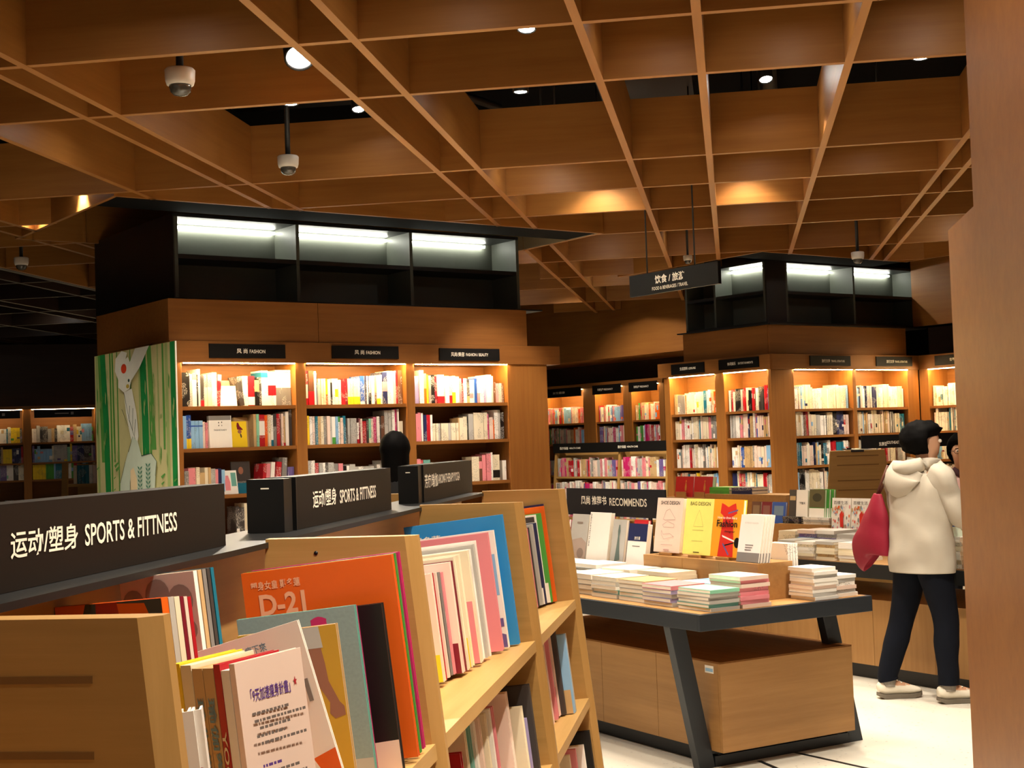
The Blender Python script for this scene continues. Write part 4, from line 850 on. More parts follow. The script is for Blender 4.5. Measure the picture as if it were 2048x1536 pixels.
# flat stacks
gs = 'books in flat piles on the tables'
def pile(where, M, x, y, z, n, w, d, t, cols, rot=0, jit=.006, edge='-x', parts=False, top=None):
    """books lying flat; w along x, d along y; spine on the -y side"""
    zc = z
    for i in range(n):
        c = cols[i % len(cols)] if not (top and i == n - 1) else top
        tt = t * random.uniform(.94, 1.06)
        lvl = 'topmost' if i == n - 1 else 'lowest' if i == 0 else ORD[i] + ' from bottom'
        L = M @ T(x + random.uniform(-jit, jit), y + random.uniform(-jit, jit), zc + .0004) @ RZ(rot + random.uniform(-1.2, 1.2)) @ T(0, -d/2, tt/2) @ RY(90) @ T(0, 0, -w/2)
        book('%s book, %s in the %s' % (PAL[c][0], lvl, where), L, tt, w, d, c, gs, soft=True, parts=False, printed=False)
        zc += tt + .0006
zt = TH_ + .0022
# front row along the left edge: (x, y) centres in the table frame
pile('teal-topped pile at the near table corner', MT, .175, .155, zt, 6, .17, .24, .0155, 'SJSSS', top='A')
pile('tall coral-sided pile by the table corner', MT, .355, .148, zt, 8, .17, .23, .0175, 'ZPPPP', top='Z')
pile('pink-topped pile by the table corner', MT, .175, .42, zt, 5, .20, .23, .019, 'SQSQ', top='P')
pile('pale blue pile behind the corner pile', MT, .40, .42, zt, 5, .18, .24, .018, 'LSLW', top='L')
pile('right one of the twin greenish piles', MT, .20, .655, zt, 5, .20, .22, .02, 'SJS', top='U')
pile('left one of the twin greenish piles', MT, .20, .90, zt, 5, .20, .22, .02, 'SJW', top='C')
pile('grey wrapped pile on the table edge', MT, .22, 1.16, zt, 4, .21, .25, .026, 'SSG', top='W')
pile('pile nearest the low shelf panel', MT, .22, 1.44, zt, 3, .21, .25, .03, 'SGO', top='S')
pile('cream-topped pile before the tall riser', MT, .42, .80, zt, 6, .18, .26, .02, 'WCW', top='C')
pile('rose pile before the left riser', MT, .42, 1.10, zt, 5, .2, .26, .024, 'ZPS', top='W')
pile('white and blue second-row pile', MT, .42, 1.40, zt, 6, .2, .24, .02, 'WLW', top='W')
pile('far left second-row pile', MT, .42, 1.70, zt, 6, .2, .26, .02, 'WCU', top='W')
pile('far left pile on the table edge', MT, .20, 1.74, zt, 4, .2, .26, .024, 'WSW', top='W')
pile('tall white pile right of the tall riser', MT, .775, .105, zt, 9, .15, .17, .0165, 'WSWZW', top='W')
pile('shorter white pile at the table end', MT, .935, .15, zt, 6, .13, .20, .0165, 'WSZ', top='W')
for i in range(4):
    S = MT @ T(.748 + i * .016, .225 + .004 * i, zt) @ RZ(0)
    book('slim white book leaning upright on the right side of the tall riser, %s from it' % ('nearest', 'second', 'third', 'farthest')[i], MT @ T(.757 + i * .017, .25, zt + .0016) @ RY(0), .014, .255, .17, 'W', gt, parts=False)

# ------------------------------------------------------------------ second table
E1 = Vector((.358, 9.49, 0)); E2 = Vector((1.256, 8.47, 0)); dd = (E2 - E1).normalized()
a2 = math.degrees(math.atan2(dd.y, dd.x)); TO = E1 - dd * 1.3; M2 = FR(TO.x, TO.y, a2)        # x right along near edge, y away
T2W, T2L, T2H, XA = 3.4, 1.05, .73, -1.3
tb2 = thing('book_table', 'long black-edged book table behind the person in the white jacket', 'table', M2, 'black-framed book tables')
k = MB(BLACK); k.box(XA, T2W, 0, .02, T2H - .085, T2H); k.box(XA, T2W, T2L - .02, T2L, T2H - .085, T2H); k.box(XA, XA + .02, .02, T2L - .02, T2H - .085, T2H); k.box(T2W - .02, T2W, .02, T2L - .02, T2H - .085, T2H); k.build('frame', tb2)
k = MB(OAK); k.box(XA + .0201, T2W - .0201, .0201, T2L - .0201, T2H - .03, T2H + .0015); k.build('tabletop', tb2)
k = MB(OAK); k.box(XA + .25, T2W - .1, .13, T2L - .15, .09, .50); cb = k.build('cabinet', tb2)
n = 9; xs_ = [XA + .25 + i * (T2W - .35 - XA) / n for i in range(n + 1)]
for xa, xb in zip(xs_[:-1], xs_[1:]):
    k = MB(OAKZ); k.box(xa + .0015, xb - .0015, .112, .1298, .09, .50); k.build('door', cb)
k = MB(BLACK); k.box(XA + .3, T2W - .15, .15, T2L - .2, 0, .09); k.build('plinth', tb2)
for xx in (XA + .05, 1.6, T2W - .13):
    k = MB(BLACK); k.box(xx, xx + .08, .92, .98, 0, T2H - .086); k.build('leg', tb2)
z2 = T2H + .0022
for wh, x, n_, t, cols_, top in (('front left pile of the far table', 1.185, 6, .019, 'SWS', 'S'), ('second front pile of the far table', 1.36, 6, .0185, 'WCW', 'W'),
        ('third front pile of the far table', 1.545, 6, .019, 'CUC', 'S'), ('front pile left of the red bag', 1.735, 6, .019, 'CWC', 'W')):
    pile(wh, M2, x, .145, z2, n_, .16, .22, t, cols_, top=top)
for wh, x, n_, t, cols_, top in (('back pile with maroon layer', .925, 6, .025, 'CSXC', 'C'), ('first violet back pile', 1.118, 7, .023, 'LVQQ', 'Z'), ('second violet back pile', 1.30, 7, .023, 'LQS', 'W'), ('dark-edged back pile near the red bag', 1.475, 6, .024, 'NWX', 'S')):
    pile(wh, M2, x, .40, z2, n_, .165, .22, t, cols_, top=top)
for wh, x, cols_ in (('black and white pile right of the white jacket', 2.37, 'WHWU'), ('cream pile beside the right wall', 2.53, 'WCW')): pile(wh, M2, x, .17, z2, 7, .13, .2, .026, cols_)
pile('green-topped pile beside the white jacket', M2, 2.2, .46, z2, 8, .14, .2, .032, 'SJW', top='J')
# stands at the back of the second table
r3 = riser('wooden riser under the two illustrated city magazines', 1.03, 1.42, .60, .9, T2H + .136, M=M2, z0=z2)
for i, lab in enumerate(('left', 'right')):
    b = faceout('white illustrated city magazine with small colourful figures, %s one of two' % lab, M2, 1.12 + i * .183, .605, T2H + .1375, .175, .228, .012, 'W', tilt=6, group=gt, name='magazine', cat='magazine')
    rs = random.getstate(); random.seed(11); polys = []
    for j in range(46):
        cx, cy = random.uniform(-.078, .078), random.uniform(-.105, .055); sz_ = random.uniform(.005, .012); polys.append((ell(cx, cy, sz_ * .6, sz_ * 1.3, 8), random.randrange(6)))
    polys.append(([(.0, -.085), (.03, -.085), (.022, .0), (.01, .03), (-.01, .0)], 1)); random.setstate(rs)
    marks(b, CV(.012, .175, .228) @ T(0, 0, .0004), polys, [ink('O'), mat('dress_red', 'd5281c'), ink('L'), ink('G'), ink('U'), ink('P')])
    lettering('百樣生活', b, CV(.012, .175, .228) @ T(0, .082, .008), .13, .024, mat('grey_print_dark', '4a4644'))
r4 = riser('long wooden riser behind the design books', -.48, .43, .76, 1.0, 1.098, M=M2, z0=z2)
r7 = riser('wooden riser under the pair of red books', -1.02, -.485, .76, 1.0, 1.066, M=M2, z0=z2)
for i, nm in enumerate(('left', 'right')):
    b = faceout('red book with a small gold figure, %s of a pair above the design books' % nm, M2, -.79 + i * .232, .80, 1.0675, .222, .165, .04, 'R', tilt=8, group=gt)
    marks(b, CV(.04, .222, .165) @ T(.02, .0, .0004), [([(-.012, -.03), (.006, -.035), (.012, .0), (.004, .03), (-.006, .035), (-.014, .0)], 0), (ell(0, .045, .008, .01, 8), 0)], [mat('gold_print', 'c07a3a')])
    h_ = thing('book_holder', 'wooden holder in front of the %s red book' % nm, 'book holder', M2 @ T(-.80 + i * .232, .785, 1.0675), 'wooden book holders')
    k = MB(OAK); k.box(-.06, .06, -.010, .0, 0, .042); k.box(-.06, .06, .0005, .010, 0, .006); k.build('holder', h_)
for i, (c, nm, x) in enumerate((('E', 'green', -.33), ('N', 'navy', -.07))):
    for j in range(2):
        w_ = .23; L = M2 @ T(x, .86, 1.0985 + j * .0262) @ T(0, -.08, .0125) @ RY(90) @ T(0, 0, -w_/2)
        book('%s book lying flat behind the design books, %s one' % (nm, ('lower', 'upper')[j]), L, .025, w_, .16, c, gs, soft=True)
r5 = riser('small wooden riser under three dark-covered books', .16, .485, .62, .74, .90, M=M2, z0=z2)
for i, (x, c, lab) in enumerate(((.235, 'D', 'brown cover, leftmost of three dark books'), (.345, 'X', 'dark red cover, middle of three dark books'), (.475, 'B', 'dusky blue cover, right of three dark books'))):
    b = faceout('small book with a ' + lab, M2, x, .632, .9012, (.10, .105, .14)[i], .155, .015, c, tilt=8, group=gt)
    w_ = (.10, .105, .14)[i]; marks(b, CV(.015, w_, .155) @ T(0, 0, .0004), [([(-w_*.35, -.02), (w_*.35, -.02), (w_*.35, .05), (-w_*.35, .05)], 0)], [mat(('tan_photo', 'rose_photo', 'slate_photo')[i], ('8d755c', '8a5a55', '6d86a0')[i])])
r6 = riser('taller wooden block under the black and white book', .505, 1.01, .60, .9, .905, M=M2, z0=z2)
pile('low black pile under the half white book', M2, .635, .70, .9062, 3, .19, .17, .0155, 'KNK')
pile('low white pile under the olive botanical book', M2, .88, .70, .9062, 3, .25, .17, .0155, 'WSW')
b = faceout('book with white right half and dark photos at left, on the black pile', M2, .69, .625, .9566, .185, .19, .03, 'W', tilt=6, group=gt)
marks(b, CV(.03, .185, .19) @ T(0, 0, .0004), [([(-.092, -.095), (-.02, -.095), (-.02, .095), (-.092, .095)], 0), ([(-.085, .02), (-.028, .02), (-.028, .05), (-.085, .05)], 1)], [ink('H'), ink('U')]); lettering('下雪天', b, CV(.03, .185, .19) @ T(.04, 0, .001), .06, .016, ink('K'))
for i in range(3):
    b = faceout(('olive botanical book with a white lower band', 'copy right behind the olive botanical book', 'farthest copy behind the olive botanical book')[i], M2, .875 + .02 * i, .625 + i * .022, .9566, .15, .195, .02, 'E', tilt=6, group=gt, bands=[(0, .32, 'W')])
    if i == 0: marks(b, CV(.02, .15, .195) @ T(0, 0, .0004), [([(-.075, -.03), (.075, -.03), (.075, .0975), (-.075, .0975)], 0), (ell(.0, .04, .045, .03), 1)], [mat('olive_photo', '5d5636'), mat('dark_olive', '34321f')])
# ------------------------------------------------------------------ face-out books on the fashion bookcase
gf = 'face-out books on the fashion bookcase'
faceout('tan book leaning at the back of the left bay top shelf', MM, .385, .16, SHM[0] + .001, .20, .195, .012, 'U', tilt=9, group=gf, parts=False)
faceout('blank-looking white book facing out on the left bay top shelf', MM, .375, .06, SHM[0] + .001, .15, .15, .012, 'W', tilt=9, group=gf, parts=False)
b = faceout('white and grey FASHIONARY box facing out on the second shelf', MM, .305, .035, SHM[1] + .001, .175, .232, .03, 'W', tilt=4, group=gf, parts=False, bands=[(.86, 1, 'G')])
lettering('FASHIONARY', b, CV(.03, .175, .232) @ T(0, .012, .0006), .10, .013, mat('grey_print_dark', '4a4644'))
marks(b, CV(.03, .175, .232) @ T(0, 0, .0006), [(ell(-.012, .066, .004, .006, 8), 0), (ell(.012, .068, .004, .006, 8), 0), (ell(-.012, .045, .004, .005, 8), 0), (ell(.012, .045, .003, .005, 8), 0)], [mat('grey_print_dark', '4a4644')])
b = faceout('yellow book with a woman in a red hat, facing out on the second shelf', MM, .45, .06, SHM[1] + .001, .15, .19, .012, 'Y', tilt=6, group=gf, parts=False)
marks(b, CV(.012, .15, .19) @ T(0, 0, .0005), [([(.0, .085), (.012, .085), (.02, .06), (.045, .035), (.04, .03), (.0, .035), (-.004, .06)], 0), (ell(.018, .018, .016, .014), 1), ([(.02, .005), (.03, .0), (.034, -.02), (.026, -.03), (.02, -.01)], 2)], [ink('X'), mat('skin_print', '9a6650'), ink('H')])
b = faceout('tan book with a black dress shape, behind the yellow one', MM, .53, .10, SHM[1] + .001, .15, .22, .02, 'U', tilt=5, group=gf, parts=False, yaw=22)
marks(b, CV(.02, .15, .22) @ T(0, 0, .0005), [(ell(.015, .02, .022, .06), 0), ([(.008, -.03), (.022, -.03), (.019, -.10), (.011, -.10)], 0)], [ink('H')])
b = faceout('book with a figure in pink, facing out on the third shelf', MM, .375, .06, SHM[2] + .001, .135, .175, .012, 'W', tilt=12, group=gf, parts=False)
marks(b, CV(.012, .135, .175) @ T(0, 0, .0005), [([(-.03, -.06), (.01, -.06), (.012, .0), (.0, .05), (-.02, .05), (-.03, .0)], 0), ([(.02, -.03), (.06, -.03), (.06, .07), (.02, .07)], 1)], [ink('P'), ink('J')])
b = faceout('dark teal book titled Fashion Illustration, facing out on the third shelf', MM, .50, .12, SHM[2] + .001, .15, .235, .012, 'H', tilt=6, group=gf, parts=False, bands=[(0, .32, 'T')])
lettering('FASHION ILLUSTRATION', b, CV(.012, .15, .235) @ T(0, -.035, .0006), .11, .012, ink('S')); marks(b, CV(.012, .15, .235) @ T(0, 0, .0005), [(ell(0, .05, .02, .028), 0)], [mat('skin_print', '9a6650')])
b = faceout('white book facing out on the fourth shelf of the left bay', MM, .455, .05, SHM[3] + .001, .07, .19, .012, 'W', tilt=5, group=gf, parts=False)

# ------------------------------------------------------------------ illustration board beside the fashion bookcase
XLb = -.16
p0 = A0 + UU * XLb; n_ = UU
def on_plane(px, py, o, n): d = ray(px, py); return EYE + d * ((Vector((o.x, o.y, 0)) - EYE).dot(n) / d.dot(n))
qa, qb = on_plane(350, 683, p0, UU), on_plane(189, 712, p0, UU)
va, vb = (qa - p0).dot(VV), (qb - p0).dot(VV); BT = (qa.z + qb.z) / 2
# board frame: x runs from the far edge to the near edge (left to right as seen), z up
MBD = Matrix.Translation(p0 + VV * vb) @ RZ(-45); BW = vb - va
board = thing('illustration_board', 'tall green forest illustration board standing left of the fashion bookcase', 'illustration board', MBD)
k = MB(mat('board_white_edge', 'e9e6da', rough=.5)); k.box(0, BW, .0, .010, .002, BT); pn = k.build('panel', board)
BB = .95
sheet = facing((BW/2, -.0008, (BT + BB) / 2), (1, 0, 0), (0, -1, 0)); hw, hh = BW/2, (BT - BB) / 2
random.seed(5); polys = [([(-hw, -hh), (hw, -hh), (hw, hh), (-hw, hh)], 0)]
def U_(u, v): return (-hw + u * BW, hh - v * (BT - 1.30))      # u,v fractions over the part in view
def stalk(u, w, v0=0, v1=1, c=2, lean=0): 
    a, b2 = u - w/2, u + w/2
    polys.append(([U_(a + lean, v0), U_(b2 + lean, v0), U_(b2 + lean*.4 + .004, .5), U_(b2, v1), U_(a, v1), U_(a + lean*.4, .5)], c))
for u, w, c, ln in ((.03, .03, 3, 0), (.10, .05, 2, -.03), (.16, .07, 1, -.05), (.21, .02, 2, 0), (.25, .02, 2, -.01), (.30, .012, 2, 0), (.47, .01, 2, 0), (.58, .02, 3, 0), (.65, .075, 1, -.03), (.70, .02, 2, 0), (.74, .05, 2, -.04), (.80, .012, 3, 0), (.86, .02, 2, 0), (.90, .03, 3, 0), (.97, .05, 1, 0)):
    stalk(u, w, 0, random.choice((.72, .8, 1.25)) if c != 1 else 1.3, c, ln)
for i in range(46):
    u = random.choice((.05, .12, .17, .27, .66, .73, .83, .9, .97)) + random.uniform(-.03, .03); v = random.uniform(.1, .75); s = random.uniform(.01, .03)
    polys.append(([U_(u, v), U_(u + s * .4, v + s), U_(u + s * .2, v + s * 4), U_(u - s * .2, v + s * 3)], random.choice((2, 3, 3))))
for i in range(22):
    u, v = random.uniform(0, 1), random.uniform(.82, 1.02); s = random.uniform(.02, .05); polys.append(([U_(u, v), U_(u + s, v - s * .5), U_(u + s * 1.2, v - s * .3), U_(u + s * .3, v + s * .4)], random.choice((1, 2))))
B = lambda pts, c: polys.append(([U_(*p) for p in pts], c))
B([(.30, .05), (.38, .0), (.45, .02), (.40, .12), (.34, .22), (.29, .14)], 4); B([(.55, .0), (.72, .0), (.60, .14), (.50, .22), (.46, .12)], 4)
B([(.34, .10), (.46, .05), (.52, .16), (.47, .28), (.40, .30), (.33, .26)], 4)
B([(.40, .30), (.50, .28), (.55, .45), (.57, .62), (.52, .76), (.47, .62), (.42, .45)], 4)
B([(.44, .74), (.50, .62), (.56, .66), (.60, .76), (.72, .745), (.78, .80), (.76, .90), (.72, 1.3), (.55, 1.3), (.46, 1.0)], 5)
B([(.40, .80), (.44, .72), (.47, .80), (.45, .95), (.44, 1.3), (.30, 1.3), (.33, .95)], 5); B([(.46, .86), (.50, .84), (.54, .92), (.55, 1.3), (.45, 1.3)], 6)
polys.append(([(p[0], p[1]) for p in [U_(.405 + .035 * math.cos(a), .13 + .035 * math.sin(a)) for a in [i * math.pi / 7 for i in range(14)]]], 7))
polys.append(([U_(.465 + .012 * math.cos(a), .22 + .012 * math.sin(a)) for a in [i * math.pi / 5 for i in range(10)]], 8))
polys.append(([U_(.45 + .02 * math.cos(a), .26 + .015 * math.sin(a)) for a in [i * math.pi / 5 for i in range(10)]], 9))
for p, q in (((.40, .30), (.46, .50)), ((.46, .50), (.53, .64)), ((.47, .40), (.46, .50)), ((.51, .42), (.50, .58)), ((.54, .5), (.52, .62)), ((.37, .42), (.45, .55)), ((.44, .73), (.50, .62)), ((.60, .76), (.72, .745)), ((.72, .745), (.78, .80)), ((.78, .80), (.76, .90)), ((.33, .95), (.40, .80))):
    a, c_ = Vector(U_(*p)), Vector(U_(*q)); d_ = (c_ - a); m_ = Vector((-d_.y, d_.x)).normalized() * .0035; polys.append(([tuple(a - m_), tuple(c_ - m_ * .5), tuple(c_ + m_ * .5), tuple(a + m_)], 8))
for i in range(14):
    bu, bv = (.58, .86) if i < 7 else (.68, .84); v = bv + (i % 7) * .03; s = .022
    for sg_ in (1, -1): polys.append(([U_(bu, v), U_(bu + sg_ * s, v - .015), U_(bu + sg_ * s * 1.3, v - .03), U_(bu + sg_ * s * .4, v - .02)], 10))
cl = lambda pts: [(max(-hw, min(hw, x)), max(-hh, min(hh, y))) for x, y in pts]
polys = [(cl(p), c) for p, c in polys]
marks(pn, sheet, polys, [mat('art_straw', 'd3cd94'), mat('art_green', '1f8f46'), mat('art_mid_green', '5fa34c'), mat('art_pale_green', 'a9bf78'), mat('art_white', 'eff1e6'), mat('art_mint', 'd3e2cf'), mat('art_cream', 'f3dcb0'), mat('art_red', 'e2451f'), mat('art_ink', '2d4a40'), mat('art_ochre', 'c8b04a'), mat('art_leaf', '2f7a60')], 'artwork', 'printed drawing of pale animals among green trees')
k = MB(BLACK); k.box(BW*.2, BW*.26, .026, .05, .0, 1.6); k.box(BW*.74, BW*.8, .026, .05, 0, 1.6); k.box(BW*.2, BW*.26, .05, .40, 0, .02); k.box(BW*.74, BW*.8, .05, .40, 0, .02); k.build('support', board) if 0 else None

# ------------------------------------------------------------------ far low shelves
# end panel of the low shelf behind the second table
PE = at_z(1660, 902, 1.40); PE2 = at_z(1765, 898, 1.40)
PEx, PEy, PEw = PE.x, 11.5, PE2.x - PE.x
lf = thing('low_display_shelf', 'low slanted shelf seen end-on behind the second table, with a SOUTHEAST ASIA sign', 'display shelf', T(PEx + PEw/2, PEy, 0))
k = MB(PALEX); hw_ = PEw/2; k.prism([(-hw_ - .14, 0, 0), (hw_ + .14, 0, 0), (hw_, 0, 1.40), (-hw_, 0, 1.40)], (0, .035, 0)); ep = k.build('end_panel', lf, bevel=.004)
k = MB(mat('groove_shadow_wood', '7d5a30'))
for px, py in ((1700, 912), (1700, 961), (1700, 980), (1700, 930)):
    zz_ = at_y(px, py, PEy).z; k.box(-hw_ + .05, hw_ - .05, -.0008, .002, zz_ - .004, zz_ + .004)
k.build('routed_groove', lf)
k = MB(BLACK); k.box(-.05, .05, -.004, .002, 1.385, 1.4015); k.build('handle_slot', lf)
for z in (1.0, .70, .40, .1): k = MB(PALEY); k.box(-.02, hw_ + .12, .036, 1.6, z - .025, z); k.build('shelf', lf)
k = MB(BLACK); k.box(.0, .16, .036, 1.6, 1.386, 1.398); k.build('top_board', lf)
sgp = at_y(1738, 900, 12.3); sg2 = at_y(1822, 895, 12.3)
k = MB(SOFTBLACK); x0 = at_y(1723, 900, 12.3).x - PEx - hw_; x1 = x0 + .78; k.box(x0, x1, .80, .83, 1.40, 1.51); k.box(-.02, .02, .81, .82, 1.3985, 1.41) ; s = k.build('sign', lf); s['label'] = 'black sign board reading SOUTHEAST ASIA'
la, lb = at_y(1759, 888, 12.3), at_y(1809, 884, 12.3)
lettering('东南亚', s, facing((at_y(1766, 888, 12.3).x - PEx - hw_, .799, la.z), (1, 0, 0), (0, -1, 0)), .065, .034, SIGNW); lettering('SOUTHEAST ASIA', s, facing((at_y(1792, 886, 12.3).x - PEx - hw_, .799, lb.z), (1, 0, 0), (0, -1, 0)), .15, .024, SIGNW)
# low health care shelf before the distant bookcases
MQ = MF @ T(0, -.95, 0)
ha_, hb_ = local_x(1095, 905, MQ), local_x(1318, 900, MQ)
lh = thing('low_display_shelf', 'low distant shelf with two HEALTH CARE signs right of the fashion bookcase', 'display shelf', MQ @ T(ha_.x, 0, 0)); LW = hb_.x - ha_.x
zsg = (local_x(1200, 905, MQ).z, local_x(1200, 885, MQ).z)
zsh = [local_x(1160, 954, MQ).z, local_x(1160, 1000, MQ).z, .55, .2]
mid = local_x(1223, 930, MQ).x - ha_.x
for x in (0, mid, LW): k = MB(PALEZ); k.prism([(x - .02, .0, 0), (x - .02, .30, 0), (x - .02, .30, zsg[0]), (x - .02, .14, zsg[0])], (.04, 0, 0)); k.build('divider_panel', lh)
k = MB(PALEX); k.box(.02, LW, .30, .32, 0, zsg[0]); k.build('back_board', lh)
for z in zsh:
    for a, b_ in ((.021, mid - .021), (mid + .021, LW - .021)): k = MB(PALEX); k.box(a, b_, .14 * max(0, z) / zsg[0] + .005, .30, z - .025, z); k.build('shelf', lh)
k = MB(SOFTBLACK); k.box(-.03, LW + .03, .12, .16, zsg[0], zsg[1]); s = k.build('sign', lh); s['label'] = 'long black board reading HEALTH CARE twice'
for a, b_, in ((1120, 1161), (1236, 1276)):
    c1, c2 = local_x(a, 897, MQ, .12).x - ha_.x, local_x(b_, 896, MQ, .12).x - ha_.x; zc = (zsg[0] + zsg[1]) / 2; w = c2 - c1
    lettering('医疗保健', s, facing((c1 + w * .2, .119, zc), (1, 0, 0), (0, -1, 0)), w * .4, .036, SIGNW); lettering('HEALTH CARE', s, facing((c1 + w * .73, .119, zc), (1, 0, 0), (0, -1, 0)), w * .54, .022, SIGNW)
# low shelf end in the left hall
pj = at_y(100, 990, 14.5)
MJ = T(pj.x - .25, 14.5, 0)
lj = thing('low_display_shelf', 'low dim shelf end at the left edge before the hall bookcase', 'display shelf', MJ)
za = at_y(160, 928, 14.5).z
k = MB(PALEX); x0 = at_y(124, 930, 14.5).x - (pj.x - .25); k.prism([(x0 - .06, 0, 0), (x0, 0, za + .02), (x0 + .06, 0, za + .02), (x0 + .03, 0, 0)], (0, .03, 0)); k.build('end_panel', lj)
zk = at_y(160, 968, 14.5).z
for z in (zk, zk - .35): k = MB(PALEX); k.box(x0 - .02, x0 + 1.1, .031, .4, z - .03, z); k.build('shelf', lj)
k = MB(PALEX); k.box(x0 - .02, x0 + 1.1, .40, .42, 0, za); k.build('back_board', lj)
for i, c in enumerate('CTTTWZR'):
    book('%s book, %s from left on the low shelf of the left hall' % (PAL[c][0], ORD[i]), MJ @ T(x0 + .12 + i * .045, .06, zk + .001), .04, .20, .15, c, 'books on the low shelf of the left hall')

# ------------------------------------------------------------------ mass of small books on the distant cases (beyond the counted nearest ones)
random.seed(31)
PKEYS = list('WWWCCSSZZPPUURRLLTTNNKKHGGBYAEVOQJMX')
MASS = MB(*[cover(c) for c in PAL], paper()); IDX = {c: i for i, c in enumerate(PAL)}; IP = len(PAL)
def mass(M, xa, xb, z, keys=PKEYS, hmin=.20, hmax=.25, wmin=.012, wmax=.03, y=.05, d=.16):
    x = xa + .012; runc = None; nrun = 0
    while x < xb - .03:
        if nrun <= 0: runc = random.choice(keys); nrun = random.choice((1, 1, 1, 2, 3, 4)); hh_ = random.uniform(hmin, hmax); ww = random.uniform(wmin, wmax)
        nrun -= 1
        bands = []
        if random.random() < .35: a = random.uniform(0, .7); bands = [(a, a + random.uniform(.1, .3), IDX[random.choice(keys)])]
        book_shapes(MASS, ww - .001, hh_, d, IDX[runc], IP, M @ T(x + ww/2, y + random.uniform(0, .015), z + .0006), bands=bands); x += ww
PINK = list('PPPZZWWCRSSUMVG'); PALE = list('WWWCCSZULTG'); DIM = list('WCSPUTAEVNLHRY')
for bx in BAYR:
    for z in SHR[:5]: mass(MR, *bx, z, PALE + list('WWCCZZNRKD') if z < 1.7 else list('WWWCCZSWLN'))
for bx in BAYL:
    for z in SHR[:5]: mass(ML, *bx, z, PALE + list('WWCCZRYOP') if bx is BAYL[0] else list('KHWWRVNGSDZKC') if z > 1.7 else PALE + list('CZZUPBKNR'))
for bx in BAY3:
    for z in SHR[:5]: mass(M3, *bx, z, PALE)
for a, b_ in fb:
    for z in FSH[:4]: mass(FR(PF.x, PF.y, -45) @ T(0, .3, 0), a, b_, z, PINK + list('LLEO'), hmin=.2, hmax=.24)
for z in zsh[:3]:
    for a, b_ in ((.03, mid - .03), (mid + .03, LW - .03)): mass(MQ @ T(ha_.x, 0, 0), a, b_, z, PINK, hmin=.2, hmax=.25, y=.14 * max(z, 0) / zsg[0] + .012, d=.13)
for a, b_ in hb:
    for z in HS[:5]: mass(MH, a, b_, z, DIM, hmin=.2, hmax=.27, wmin=.02, wmax=.05)
for z in (1.0, .70): mass(lf.matrix_world @ T(hw_ + .10, .1, 0) @ RZ(90), 0, 1.4, z, list('RWPZWC'), hmin=.2, hmax=.26, d=.14, y=.0)
# of all the books the nearest, largest-looking 300 stay separate; the small remainder joins the mass
bpy.context.view_layer.update()
DG = bpy.context.evaluated_depsgraph_get()
def seen(o, M, w, h, d):
    def px(v):
        q = v - EYE; z = q.dot(CF); return 1024 + FPX * q.dot(CX) / z, 768 - FPX * q.dot(CU) / z
    cs = [px(M @ Vector((x, y, z))) for x in (-w/2, w/2) for y in (0, d) for z in (0, h)]
    x0, x1 = max(0, min(c[0] for c in cs)), min(2048, max(c[0] for c in cs)); y0, y1 = max(0, min(c[1] for c in cs)), min(1536, max(c[1] for c in cs))
    if x1 <= x0 or y1 <= y0: return 0
    n = hit = 0
    for i in range(5):
        for j in range(5):
            r = ray(x0 + (x1 - x0) * (i + .5) / 5, y0 + (y1 - y0) * (j + .5) / 5).normalized(); n += 1
            ok, _, _, _, ob, _ = scene.ray_cast(DG, EYE, r)
            if ok and ob.name == o.name: hit += 1
    return (x1 - x0) * (y1 - y0) * hit / n
rank = sorted(((seen(*t[:5]), i) for i, t in enumerate(LOOSE)), reverse=True)
n_keep = 300 - sum(1 for o in col.objects if o.parent is None and o.get('category') == 'book' and o.name not in {t[0].name for t in LOOSE}) - 3
for a_, i in rank[n_keep:]:
    o, M_, w, h, d, c, bands = LOOSE[i]; bpy.data.objects.remove(o)
    if a_ > 0 or True: book_shapes(MASS, w, h, d, IDX[c], IP, M_, bands=[(b[0], b[1], IDX[b[2]]) for b in bands])
mo = MASS.build('shelved_books'); tag(mo, 'crowded small books filling the distant bookcases and the backs of the shelves', 'books', None, 'stuff')

# ------------------------------------------------------------------ people
def smooth_path(pts, n=6):
    """Catmull-Rom through (pos, rx, ry) rows"""
    out = []
    P = [pts[0]] + pts + [pts[-1]]
    for i in range(1, len(P) - 2):
        for s in range(n):
            t = s / n; r = []
            for c in range(len(P[0])):
                a, b, c_, d = P[i-1][c], P[i][c], P[i+1][c], P[i+2][c]
                r.append(.5 * (2*b + (c_ - a) * t + (2*a - 5*b + 4*c_ - d) * t*t + (-a + 3*b - 3*c_ + d) * t*t*t))
            out.append(r)
    out.append(list(pts[-1])); return out
def limb(k, rows, n=16, m=0, wr=0.0, seed=0, cap=True, fr=26):
    """rows: (x, y, z, radius across, radius deep); rings stand square to the path"""
    rows = smooth_path(rows); rings = []
    for i, r in enumerate(rows):
        p = Vector(r[:3]); q = Vector(rows[min(i+1, len(rows)-1)][:3]) - Vector(rows[max(i-1, 0)][:3]); q.normalize()
        side = q.cross(Vector((0, 1, 0))) if abs(q.y) < .9 else q.cross(Vector((0, 0, 1))); side.normalize(); fw = side.cross(q).normalized()
        ring = []
        for j in range(n):
            a = 2 * math.pi * j / n; v = side * (r[3] * math.cos(a)) + fw * (r[4] * math.sin(a))
            w = 1 + wr * noise.noise(Vector((p.x * fr + seed, p.z * fr * .8 + p.y * 9, a * 1.3))) if wr else 1
            ring.append(p + v * w)
        rings.append(ring)
    k.loft(rings, m, cap)
